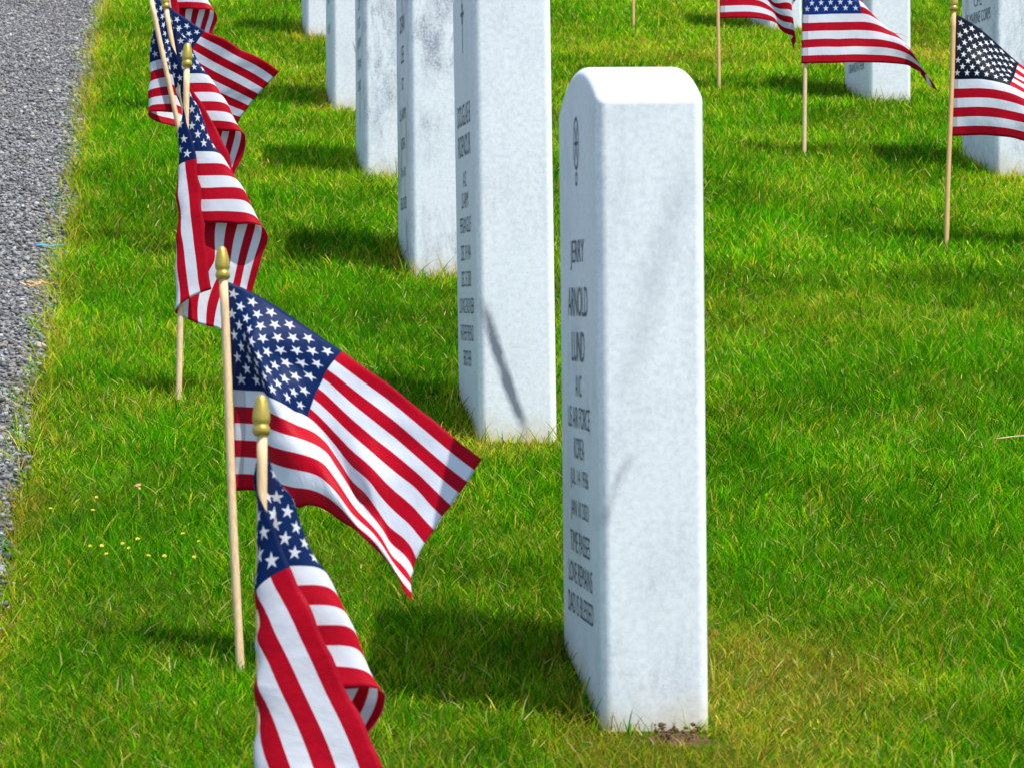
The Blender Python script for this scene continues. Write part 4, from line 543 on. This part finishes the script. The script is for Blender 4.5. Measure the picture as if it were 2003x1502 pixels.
FINIAL = [(0.0044, -0.001), (0.0062, 0.0), (0.0072, 0.0016), (0.0075, 0.0040), (0.0070, 0.0064), (0.0060, 0.0078), (0.0063, 0.0090), (0.0072, 0.0108),
          (0.0074, 0.0140), (0.0072, 0.0180), (0.0064, 0.0228), (0.0053, 0.0275), (0.0043, 0.0308), (0.0030, 0.0326), (0.0012, 0.0334), (0.0003, 0.0335)]


def stick_flag(base, top, shape, label, mat, wood=M_wood, front=0.006, up=0.0, rad=0.0044, seed=0):
    """base, top: foot of the stick on the grass and its upper end relative to the foot"""
    e = empty('stick_flag', base)
    tag(e, label, 'flag', 'small american flags on wooden sticks')
    t = Vector(top); off = Vector(FWD) * (-front)
    rnd = random.Random(seed)
    n = 14
    pts = [off * 1.0 + t * (-0.14)] + [off + t * (i / n) + Vector((math.sin(i * .5 + seed) * .0006, 0, 0)) for i in range(n + 1)]
    pole = obj('pole', tube(pts, [rad * (1 + rnd.uniform(-.03, .03)) for _ in pts], 12, 'pole'), wood, e)
    f = obj('finial', lathe(FINIAL, 28), M_gold, e, off + t)
    f.rotation_mode = 'QUATERNION'; f.rotation_quaternion = t.to_track_quat('Z', 'Y')
    d = np.array([int(v) for v in FLAG_SHAPES[shape][2].split()], float).reshape(25, 17, 3) / 1e4
    d[..., 2] += up
    X = upsample(d)
    # small ripples the wind presses into the cloth, growing away from the stick
    uu, vv = np.meshgrid(np.linspace(0, 1, X.shape[0]), np.linspace(0, 1, X.shape[1]), indexing='ij')
    rip = (vnoise(uu * 9 + vv * 3 + seed * 7, vv * 5 - uu * 2, 60 + seed) - .5) * .0042 * np.clip(uu * 6, 0, 1)
    gu = np.gradient(X, axis=0); gv = np.gradient(X, axis=1)
    nn = np.cross(gu, gv); nn /= np.linalg.norm(nn, axis=-1, keepdims=True) + 1e-9
    X = X + nn * rip[..., None]
    me = grid_mesh('cloth', X)
    c = obj('cloth', me, mat, e)
    sm = c.modifiers.new('hem', 'SOLIDIFY'); sm.thickness = 0.0003; sm.offset = 0
    return e, X


stick_flag(FLAG_SHAPES['A'][0], FLAG_SHAPES['A'][1], 'A', 'front-most stick flag, furled limply round its stick at the bottom of the picture', M_flag, seed=1)
stick_flag(FLAG_SHAPES['B'][0], FLAG_SHAPES['B'][1], 'B', 'stick flag blown open with a pleated star field, just behind the front-most one', M_flag, seed=2)
stick_flag(FLAG_SHAPES['C'][0], FLAG_SHAPES['C'][1], 'C', 'stick flag wrapped in vertical folds behind the wide-open one', M_flag, front=0.003, seed=3)
stick_flag(FLAG_SHAPES['D'][0], FLAG_SHAPES['D'][1], 'D', 'narrowly folded stick flag at far left, on the right-hand of two sticks', M_flag, seed=4)
stick_flag(FLAG_SHAPES['E'][0], FLAG_SHAPES['E'][1], 'E', 'leaning stick flag at far left, its stripes spread to a point', M_flag, seed=5)
stick_flag((.012, 8.415, .836), FLAG_SHAPES['C'][1], 'C', 'hindmost stick flag at far left, only its striped tail showing', M_flag, seed=6)
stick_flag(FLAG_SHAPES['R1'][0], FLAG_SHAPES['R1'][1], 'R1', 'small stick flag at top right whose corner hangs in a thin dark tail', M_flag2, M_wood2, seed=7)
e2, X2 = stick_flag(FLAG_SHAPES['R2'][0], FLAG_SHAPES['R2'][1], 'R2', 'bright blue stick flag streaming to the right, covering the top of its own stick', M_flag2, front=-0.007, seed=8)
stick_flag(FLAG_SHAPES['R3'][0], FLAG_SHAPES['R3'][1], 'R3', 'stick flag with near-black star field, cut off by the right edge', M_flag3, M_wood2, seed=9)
stick_flag((1.360, 10.518, 1.186), (FLAG_SHAPES['R1'][1][0], FLAG_SHAPES['R1'][1][1], .46), 'R1', 'bare foot of a thin flag stick at the top edge, its cloth above the picture', M_flag2, M_wood2, up=0.07, seed=10)
# loose threads off the streaming flag
for i, (iu, ivv, dx, dz_) in enumerate(((44, 32, .045, -.006), (52, 36, .036, -.030))):
    p = Vector(X2[iu, ivv])
    pts = [p + Vector((dx * s, .004 * s, dz_ * s + .003 * math.sin(s * 5 + i))) for s in np.linspace(0, 1, 9)]
    obj('loose_thread', tube(pts, 0.00035, 5, 'thread'), mat_simple('red_thread', (0.35, 0.05, 0.08), 0.8), e2)

# ---------------------------------------------------------------- lawn grass
rng = np.random.default_rng(7)
# places where the turf is dry: x, y, radius, strength
DRY = [(.471, 3.36, .10, 1.0), (.63, 3.62, .11, .75), (.56, 3.70, .10, .7), (.50, 3.27, .12, .9), (.384, 4.70, .09, .8), (.62, 3.45, .12, .5), (.30, 3.62, .10, .55),
       (.47, 4.74, .08, .6), (.46, 6.10, .10, .4), (.36, 6.2, .07, .7), (.413, 8.50, .10, .8), (.43, 10.2, .12, .9), (2.06, 9.9, .25, .9), (2.02, 9.0, .18, .7),
       (.95, 5.6, .25, .35), (1.1, 7.9, .25, .3), (1.75, 7.2, .12, .7), (.0, 5.0, .1, .3), (.20, 7.3, .15, .45), (.62, 4.9, .1, .35), (-.12, 4.4, .10, .5), (.85, 3.9, .1, .3), (.25, 9.2, .3, .4), (1.3, 9.8, .4, .4)]


def right_x(y): return 0.783 + (y - 3.28) * 0.238


def scatter(n_per, y0, y1, x0f, x1f):
    """uniform points in a strip between two x functions"""
    Y = rng.uniform(y0, y1, int(n_per * (y1 - y0) * 6))
    X = rng.uniform(-3.0, 3.0 + 0 * Y) + 1.0
    # keep by window
    k = (X > x0f(Y)) & (X < x1f(Y))
    return X[k], Y[k]


def dryness(x, y):
    d = 0.30 * vnoise(x * 3.1, y * 1.7, 11) + 0.28 * vnoise(x * 9, y * 6, 12) + 0.22 * vnoise(x * 26, y * 18, 13)
    d = (d - 0.30) * 1.25
    far = np.clip((y - 6.0) / 5.0, 0, 1)
    d += 0.22 * far
    for (cx, cy, r, s) in DRY:
        d += s * np.exp(-(((x - cx) / r) ** 2 + ((y - cy) / (r * 1.3)) ** 2))
    for (sx, sy) in STONES:
        d += .7 * np.exp(-(((x - sx - .05) / .07) ** 2 + ((y - sy + .02) / .035) ** 2)) + .55 * np.exp(-(((x - sx + .012) / .022) ** 2 + ((y - sy - .2) / .16) ** 2))
    d += 0.75 * np.exp(-((x - edge_x(y)) / 0.035) ** 2)
    return np.clip(d, 0, 1)


PAL = np.array([[.030, .170, .0003], [.078, .320, .0003], [.160, .460, .0005], [.050, .240, .001], [.290, .470, .001], [.430, .480, .004], [.640, .520, .080], [.420, .270, .035], [.28, .43, .04]])
P_WET = np.array([.32, .30, .14, .12, .04, .01, .025, .015, .03]); P_WET /= P_WET.sum()
P_DRY = np.array([.09, .15, .14, .07, .16, .12, .13, .09, .05]); P_DRY /= P_DRY.sum()
P_STRAW = np.array([.04, .06, .05, .04, .08, .11, .30, .28, .04]); P_STRAW /= P_STRAW.sum()


def blades(X, Y, length, width, seglean=1.0, name='g', wild=1.0):
    n = len(X)
    # the stones and the bare patch push the blades aside
    keep = np.ones(n, bool)
    for sx, sy in STONES:
        keep &= ~((X > sx - .003) & (X < sx + TH + .003) & (Y > sy - .003) & (Y < sy + WD + .003))
    bare = np.exp(-(((X - .478) / .036) ** 2 + ((Y - 3.372) / .017) ** 2))
    keep &= rng.random(n) > bare * 1.5
    X, Y, length, width = X[keep], Y[keep], length[keep], width[keep]
    n = len(X)
    dr = dryness(X, Y)
    u = rng.random(n)
    w1 = np.clip(dr * 1.6, 0, 1)[:, None]; w2 = np.clip((dr - .62) * 2.6, 0, 1)[:, None]
    P = (P_WET * (1 - w1) + P_DRY * w1) * (1 - w2) + P_STRAW * w2
    ci = (u[:, None] > np.cumsum(P, 1)).sum(1).clip(0, len(PAL) - 1)
    col = PAL[ci] * rng.uniform(.5, 1.5, (n, 1)) * rng.uniform(.93, 1.07, (n, 3))
    patch = .55 * vnoise(X * 4.5, Y * 3, 51) + .45 * vnoise(X * 15, Y * 9, 52)
    col = col * (.46 + .86 * patch)[:, None] * np.array([.96, 1.0, 1.0])
    tall = 0.72 + 0.56 * vnoise(X * 11, Y * 8, 21)
    L = length * tall * rng.uniform(.45, 1.25, n) * (1 - .35 * np.clip(dr, 0, 1))
    # lean follows a slowly turning field with much scatter
    th = 2 * math.pi * (vnoise(X * 7, Y * 5, 31) * 1.3 + rng.normal(0, .34 * wild, n))
    lean = np.abs(rng.normal(.45, .35, n)) * seglean
    curve = rng.uniform(.1, .9, n)
    dx, dy = np.cos(th), np.sin(th)
    ph = rng.uniform(0, math.pi, n)
    wx, wy = np.cos(ph), np.sin(ph)
    Z = gz(X, Y) - 0.004
    segs = [0, .35, .7, 1.0]; ws = [.85, 1.0, .7]
    V = np.empty((n, 7, 3), np.float32)
    for i, s in enumerate(segs):
        h = (lean * s + curve * s * s)
        nrm = np.sqrt(1 + (lean + curve * .6) ** 2)
        px = X + dx * h * L / nrm; py = Y + dy * h * L / nrm
        pz = Z + (s - .22 * curve * s * s) * L / nrm * 1.15
        if i < 3:
            hw = width * ws[i] * .5
            V[:, 2 * i] = np.stack([px - wx * hw, py - wy * hw, pz], -1)
            V[:, 2 * i + 1] = np.stack([px + wx * hw, py + wy * hw, pz], -1)
        else:
            V[:, 6] = np.stack([px, py, pz], -1)
    return V, col


def grass_object(parts, name, label_kind='stuff'):
    V = np.concatenate([p[0] for p in parts]); col = np.concatenate([p[1] for p in parts])
    n = len(V)
    b = (np.arange(n) * 7)[:, None]
    L = np.concatenate([b + np.array([0, 1, 3, 2]), b + np.array([2, 3, 5, 4]), b + np.array([4, 5, 6])], 1).ravel()
    S = np.tile([4, 4, 3], n)
    me = mesh_np(name, V.reshape(-1, 3), L, S)
    a = me.color_attributes.new('tint', 'FLOAT_COLOR', 'POINT')
    c = np.ones((n, 7, 4), np.float32); c[:, :, :3] = col[:, None, :]
    a.data.foreach_set('color', c.ravel())
    o = obj(name, me, M_grass, smooth=False)
    tag(o, 'short green lawn grass with dry yellow blades between them', 'grass', kind=label_kind)
    return o


def edge_fuzz(Y): return edge_x(Y) + np.abs(rng.normal(0, .010, len(Y)))


parts = []
for (y0, y1, dens, w, ln) in ((2.7, 4.2, 80000, .00100, .026), (4.2, 6.0, 56000, .0012, .027), (6.0, 8.5, 34000, .0016, .030), (8.5, 12.8, 23000, .0022, .033)):
    X, Y = scatter(dens, y0, y1, edge_fuzz, lambda Y: right_x(Y) + .40)
    n = len(X)
    parts.append(blades(X, Y, np.full(n, ln), w * np.where(rng.random(n) < .04, 2.1, rng.uniform(.6, 1.3, n))))
    # tufts: blades fanning out of one root
    m = int(n * .05 / 9)
    tx = rng.choice(n, m); k = 9
    TX = np.repeat(X[tx], k) + rng.normal(0, .004, m * k); TY = np.repeat(Y[tx], k) + rng.normal(0, .004, m * k)
    parts.append(blades(TX, TY, np.full(m * k, ln * 1.35), w * rng.uniform(.7, 1.4, m * k), .9, wild=4))
    # dead clippings lying flat on top
    m = int(n * .012); ii = rng.choice(n, m)
    v_, c_ = blades(X[ii], Y[ii], np.full(m, .022), w * rng.uniform(.7, 1.2, m), 4.0, wild=5)
    v_[..., 2] += rng.uniform(.006, .020, (len(v_), 1))
    c_[:] = np.array([.62, .52, .24]) * rng.uniform(.6, 1.2, (len(c_), 1))
    parts.append((v_, c_))
# taller blades the mower missed at the feet of the stones and along the gravel
for sx, sy in STONES:
    k = 150
    side = rng.random(k)
    X = np.where(side < .40, sx + rng.uniform(-.01, TH + .01, k), np.where(side < .8, sx - .006 - np.abs(rng.normal(0, .012, k)), sx + TH + .006 + np.abs(rng.normal(0, .01, k))))
    Y = np.where(side < .40, sy - .007 - np.abs(rng.normal(0, .012, k)), sy + rng.uniform(-.01, WD + .01, k))
    parts.append(blades(X, Y, rng.uniform(.03, .068, k), np.full(k, .0017), .55, wild=3))
Y = rng.uniform(2.8, 12.6, 6500)
X = edge_x(Y) + rng.normal(.0, .012, len(Y))
parts.append(blades(X, Y, rng.uniform(.035, .065, len(Y)), np.full(len(Y), .0015), 1.5, wild=3))
# coarser lawn beyond the picture's edges
X, Y = scatter(11000, 1.6, 15.5, edge_x, lambda Y: right_x(Y) + 1.6)
out = (X > right_x(Y) + .38) | (Y < 2.7) | (Y > 12.8)
X, Y = X[out], Y[out]
parts.append(blades(X, Y, np.full(len(X), .034), np.full(len(X), .0030)))
grass_object(parts, 'grass')

# ---------------------------------------------------------------- crushed rock on the path
def rock_base(seed):
    r = np.random.default_rng(seed)
    bm = bmesh.new(); bmesh.ops.create_icosphere(bm, subdivisions=1, radius=1)
    v = np.array([p.co[:] for p in bm.verts]); f = np.array([[q.index for q in p.verts] for p in bm.faces]); bm.free()
    v = v * r.uniform(.62, 1.25, (len(v), 1)) * np.array([1, r.uniform(.6, .85), r.uniform(.38, .6)])
    return v, f


def rot_rand(n, flat=.5):
    a = rng.uniform(0, 2 * math.pi, n); b = rng.normal(0, flat, n); c = rng.normal(0, flat, n)
    ca, sa, cb, sb, cc, s_ = np.cos(a), np.sin(a), np.cos(b), np.sin(b), np.cos(c), np.sin(c)
    Z = np.zeros(n); O = np.ones(n)
    Rz = np.stack([ca, -sa, Z, sa, ca, Z, Z, Z, O], -1).reshape(n, 3, 3)
    Rx = np.stack([O, Z, Z, Z, cb, -sb, Z, sb, cb], -1).reshape(n, 3, 3)
    Ry = np.stack([cc, Z, s_, Z, O, Z, -s_, Z, cc], -1).reshape(n, 3, 3)
    return Rz @ Rx @ Ry


def left_x(y): return -0.172 - 0.042 * (y - 4.03)


def gravel():
    sets = []
    Y = rng.uniform(3.2, 12.6, 400000); X = rng.uniform(-1.0, -.12, 400000)
    k = (X < edge_x(Y) + rng.normal(0, .006, len(X))) & (X > left_x(Y) - .14) & (rng.random(len(X)) < .60)
    sets.append((X[k], Y[k], 1.0))
    Y2 = rng.uniform(2.0, 14, 60000); X2_ = rng.uniform(-1.7, -.12, 60000)
    k = (X2_ < edge_x(Y2)) & ~((X2_ > left_x(Y2) - .13) & (Y2 > 3.2) & (Y2 < 12.6))
    sets.append((X2_[k], Y2[k], 1.55))
    Vs = []; Ls = []; Cs = []; base = 0
    variants = [rock_base(i) for i in range(8)]
    for X, Y, sc_ in sets:
        n = len(X); which = rng.integers(0, 8, n)
        size = np.clip(rng.lognormal(math.log(.0037), .42, n), .0016, .0090) * sc_
        g = vnoise(X * 8, Y * 4, 41)
        tone = rng.choice([.085, .14, .21, .29, .45], n, p=[.14, .28, .32, .21, .05]) * rng.uniform(.85, 1.15, n)
        hue = rng.random(n)
        col = np.where((hue < .70)[:, None], np.array([1.02, 1.0, .99]), np.where((hue < .93)[:, None], np.array([1.0, 1.0, .97]), np.array([1.15, .98, .80]))) * tone[:, None]
        z = gz(X, Y) + rng.uniform(.0, .0085, n)
        Rm = rot_rand(n, .42)
        for vi, (v, f) in enumerate(variants):
            m = which == vi; q = m.sum()
            if not q: continue
            W_ = np.einsum('nij,vj->nvi', Rm[m], v) * size[m][:, None, None] + np.stack([X[m], Y[m], z[m]], -1)[:, None, :]
            Vs.append(W_.reshape(-1, 3)); nv = len(v)
            Ls.append((base + np.arange(q)[:, None, None] * nv + f[None]).reshape(-1))
            Cs.append(np.repeat(col[m], nv, 0)); base += q * nv
    V = np.concatenate(Vs); L = np.concatenate(Ls); Cc = np.concatenate(Cs)
    me = mesh_np('gravel', V, L, np.full(len(L) // 3, 3))
    a = me.color_attributes.new('tint', 'FLOAT_COLOR', 'POINT')
    a.data.foreach_set('color', np.concatenate([Cc, np.ones((len(Cc), 1))], 1).astype(np.float32).ravel())
    o = obj('gravel', me, M_gravel, smooth=False)
    tag(o, 'loose blue-grey crushed rock covering the path along the lawn', 'gravel', kind='stuff')


gravel()

# ---------------------------------------------------------------- single stones and litter on the path
def pebble(x, y, s, col, label, cat='stone', squash=.55, name='pebble'):
    bm = bmesh.new(); bmesh.ops.create_icosphere(bm, subdivisions=3, radius=1)
    r = random.Random(int(x * 1e4)); ph = [r.uniform(0, 6) for _ in range(6)]
    for v in bm.verts:
        c = v.co; k = 1 + .12 * math.sin(3 * c.x + ph[0]) + .10 * math.sin(4 * c.y + ph[1]) + .07 * math.sin(7 * c.z + 5 * c.x + ph[2])
        v.co = Vector((c.x * k, c.y * k * .72, c.z * k * squash))
    me = bpy.data.meshes.new(name); bm.to_mesh(me); bm.free()
    o = obj(name, me, mat_simple(name + '_surface', col, .75, 0, tuple(q * .65 for q in col), 3), None, (x, y, g1(x, y) + .009))
    o.scale = (s, s, s); o.rotation_euler = (.2, .1, r.uniform(0, 3))
    return tag(o, label, cat)


pebble(-.172, 5.45, .011, (.46, .38, .27), 'tan flat stone lying at the gravel edge beside the lawn')
pebble(-.259, 8.96, .0055, (.85, .85, .82), 'small white pebble on the gravel in the upper left')
# blue scrap
bm = bmesh.new()
n = 12
row = []
for i in range(n + 1):
    s = i / n
    w = .0022 * (1 - .6 * abs(2 * s - 1)) + .0005
    c = Vector(((s - .5) * .052, .003 * math.sin(s * 5), .0012 * math.sin(s * 9)))
    row.append((bm.verts.new(c + Vector((0, -w, 0))), bm.verts.new(c + Vector((0, w * .4, w * .9)))))
for a, b in zip(row[:-1], row[1:]): bm.faces.new((a[0], b[0], b[1], a[1]))
me = bpy.data.meshes.new('plastic_strip'); bm.to_mesh(me); bm.free()
o = obj('plastic_strip', me, mat_simple('blue_plastic', (.03, .30, .62), .4), None, (-.188, 6.44, g1(-.188, 6.44) + .014))
o.modifiers.new('thick', 'SOLIDIFY').thickness = .0008
tag(o, 'torn strip of bright blue plastic on the gravel beside the grass', 'litter')
# brown seed husk
pts_all = []
bm = bmesh.new()
r = random.Random(5)
for k in range(46):
    a = r.uniform(0, 6.28); l = r.uniform(.006, .017); bx = r.uniform(-.02, .02); by = r.uniform(-.006, .006); z = r.uniform(0, .006)
    d = Vector((math.cos(a), math.sin(a) * .6, r.uniform(-.1, .5))).normalized(); s = d.orthogonal().normalized() * r.uniform(.0008, .0018)
    p = Vector((bx, by, z)); v = [bm.verts.new(p - s), bm.verts.new(p + d * l * .5 - s * .9), bm.verts.new(p + d * l), bm.verts.new(p + d * l * .5 + s * .9), bm.verts.new(p + s)]
    bm.faces.new(v)
me = bpy.data.meshes.new('dry_leaf_tuft'); bm.to_mesh(me); bm.free()
o = obj('dry_leaf_tuft', me, mat_simple('brown_husk', (.48, .25, .10), .8, 0, (.62, .45, .25), 90), None, (-.195, 6.03, g1(-.195, 6.03) + .011), smooth=False)
tag(o, 'curled rust-brown tuft of dead leaf on the gravel', 'dead leaf')

# dry stalks strewn over the path
M_straw = mat_simple('straw', (.62, .50, .28), .7, 0, (.45, .33, .15), 200)
for i, (x, y, a, l, lab) in enumerate(((-.215, 7.35, 2.6, .050, 'straw stalk lying on the upper gravel under the lawn edge'), (-.190, 5.72, 2.7, .028, 'short dry stalk on the gravel near the tan stone'),
                                       (-.225, 5.35, 1.7, .030, 'upright-looking pale straw bit on the lower gravel'), (-.26, 8.0, 2.9, .022, 'tiny straw bit on the gravel farther up than the long stalk'))):
    pts = [Vector((math.cos(a) * l * (s - .5), math.sin(a) * l * (s - .5), .003 * math.sin(s * 3.1))) for s in np.linspace(0, 1, 8)]
    o = obj('straw_stalk', tube(pts, .0008, 6, 'straw_stalk'), M_straw, None, (x, y, g1(x, y) + .014))
    tag(o, lab, 'straw', 'dry stalks on the gravel')
pts = [Vector(((s - .5) * .10, .01 * math.sin(s * 3), .004 * math.sin(s * 3.1))) for s in np.linspace(0, 1, 12)]
o = obj('straw_stalk', tube(pts, .0009, 6, 'straw_stalk'), M_straw, None, (1.115, 4.62, g1(1.115, 4.62) + .026))
tag(o, 'long pale stalk lying on the lawn at the right edge', 'straw')

# ---------------------------------------------------------------- bare soil at the foot of the near stone
nb = 26
Xb, Yb = np.meshgrid(np.linspace(-1, 1, 60), np.linspace(-1, 1, 26), indexing='ij')
wx = .478 + Xb * .040; wy = 3.372 + Yb * .019
rr = np.sqrt(Xb ** 2 + Yb ** 2)
hz = gz(wx, wy) +   .005 * np.clip(1.0 - rr ** 2, -1, 1) + .010 * (vnoise(wx * 260, wy * 260, 5) - .5) - .002
soil = mat_simple('bare_soil', (.050, .024, .009), .95, 0, (.13, .07, .028), 160)
o = obj('bare_soil', grid_mesh('bare_soil', np.stack([wx, wy, hz], -1)), soil, smooth=False)
tag(o, 'strip of bare crumbly brown soil in the grass at the foot of the nearest headstone', 'soil', kind='stuff')
bm = bmesh.new(); r = random.Random(9)
for k in range(40):
    x = .474 + r.gauss(0, .018); y = 3.372 + r.gauss(0, .008); s = r.uniform(.0012, .0035)
    m_ = Matrix.Translation((x, y, g1(x, y) + .008 + r.uniform(0, .004))) @ Euler((r.uniform(0, 3), r.uniform(0, 3), 0)).to_matrix().to_4x4() @ Matrix.Diagonal((s, s * r.uniform(.4, 1), s * r.uniform(.4, .9), 1))
    bmesh.ops.create_icosphere(bm, subdivisions=1, radius=1, matrix=m_)
me = bpy.data.meshes.new('soil_crumbs'); bm.to_mesh(me); bm.free()
c = obj('soil_crumbs', me, soil, o, smooth=False)
c['kind'] = 'stuff'

# ---------------------------------------------------------------- small flowers in the lawn
M_yel = mat_simple('yellow_petal', (.50, .42, .012), .6); M_cen = mat_simple('flower_centre', (.75, .42, .01), .7)
M_pink = mat_simple('pink_petal', (.62, .22, .20), .6); M_stem = mat_simple('flower_stem', (.07, .18, .02), .6)


def flower(x, y, h, mat, label, cat, group=None, name='wild_flower', s=1.0, seed=0):
    r = random.Random(seed)
    z0 = g1(x, y)
    e = empty(name, (x, y, z0)); tag(e, label, cat, group)
    bend = Vector((r.uniform(-.008, .008), r.uniform(-.008, .004), 0))
    pts = [bend * (t * t) + Vector((0, 0, h * t)) for t in np.linspace(0, 1, 6)]
    obj('stem', tube(pts, .0005, 5, 'stem'), M_stem, e)
    top = pts[-1]
    bm = bmesh.new()
    ax = Vector((r.uniform(-.4, .4), -.55 + r.uniform(-.3, .3), 1)).normalized(); q = ax.to_track_quat('Z', 'Y')
    for k in range(5):
        a = 2 * math.pi * k / 5 + r.uniform(-.15, .15)
        l = .0034 * s * r.uniform(.85, 1.15); w = .0015 * s
        P_ = [(0.0006, 0, 0), (l * .45, -w, .0006), (l * .85, -w * .8, .0010), (l, 0, .0009), (l * .85, w * .8, .0010), (l * .45, w, .0006)]
        vs = [bm.verts.new(q @ Vector((px * math.cos(a) - py * math.sin(a), px * math.sin(a) + py * math.cos(a), pz))) for px, py, pz in P_]
        bm.faces.new(vs)
    me = bpy.data.meshes.new('petals'); bm.to_mesh(me); bm.free()
    p = obj('petals', me, mat, e, top, smooth=False)
    p.modifiers.new('thick', 'SOLIDIFY').thickness = .0002
    bm = bmesh.new(); bmesh.ops.create_icosphere(bm, subdivisions=2, radius=.0011 * s)
    me = bpy.data.meshes.new('centre'); bm.to_mesh(me); bm.free()
    obj('centre', me, M_cen, e, top + ax * .0006)


FLW = [(-0.081, 4.065), (-0.057, 4.053), (-0.047, 4.050), (-0.053, 4.022), (-0.029, 4.038), (-0.014, 4.021), (0.001, 4.005), (0.040, 3.987), (0.048, 4.081), (0.027, 4.110), (-0.025, 4.107), (-0.023, 4.358), (-0.072, 4.290), (-0.072, 4.245), (-0.117, 4.236)]
FLAB = {0: 'leftmost flower of the main yellow cluster in the near left lawn', 7: 'yellow flower farthest right of its cluster, close to the second flag stick',
        11: 'lone yellow flower right beside the faded pink blossom', 14: 'yellow flower nearest the gravel edge in the lower left'}
for i, (x, y) in enumerate(FLW):
    flower(x, y, .026 + .008 * ((i * 7) % 5) / 5, M_yel, FLAB.get(i, 'tiny yellow flower in the grass left of the two nearest flag sticks'), 'flower', 'yellow flowers in the lawn', s=.6 + .25 * ((i * 3) % 4) / 4, seed=i)
flower(-.029, 4.334, .038, M_pink, 'faded pink blossom in the grass above the yellow flowers', 'flower', seed=77, s=1.1)

print('objects', len(bpy.data.objects), 'faces', sum(len(m.polygons) for m in bpy.data.meshes))
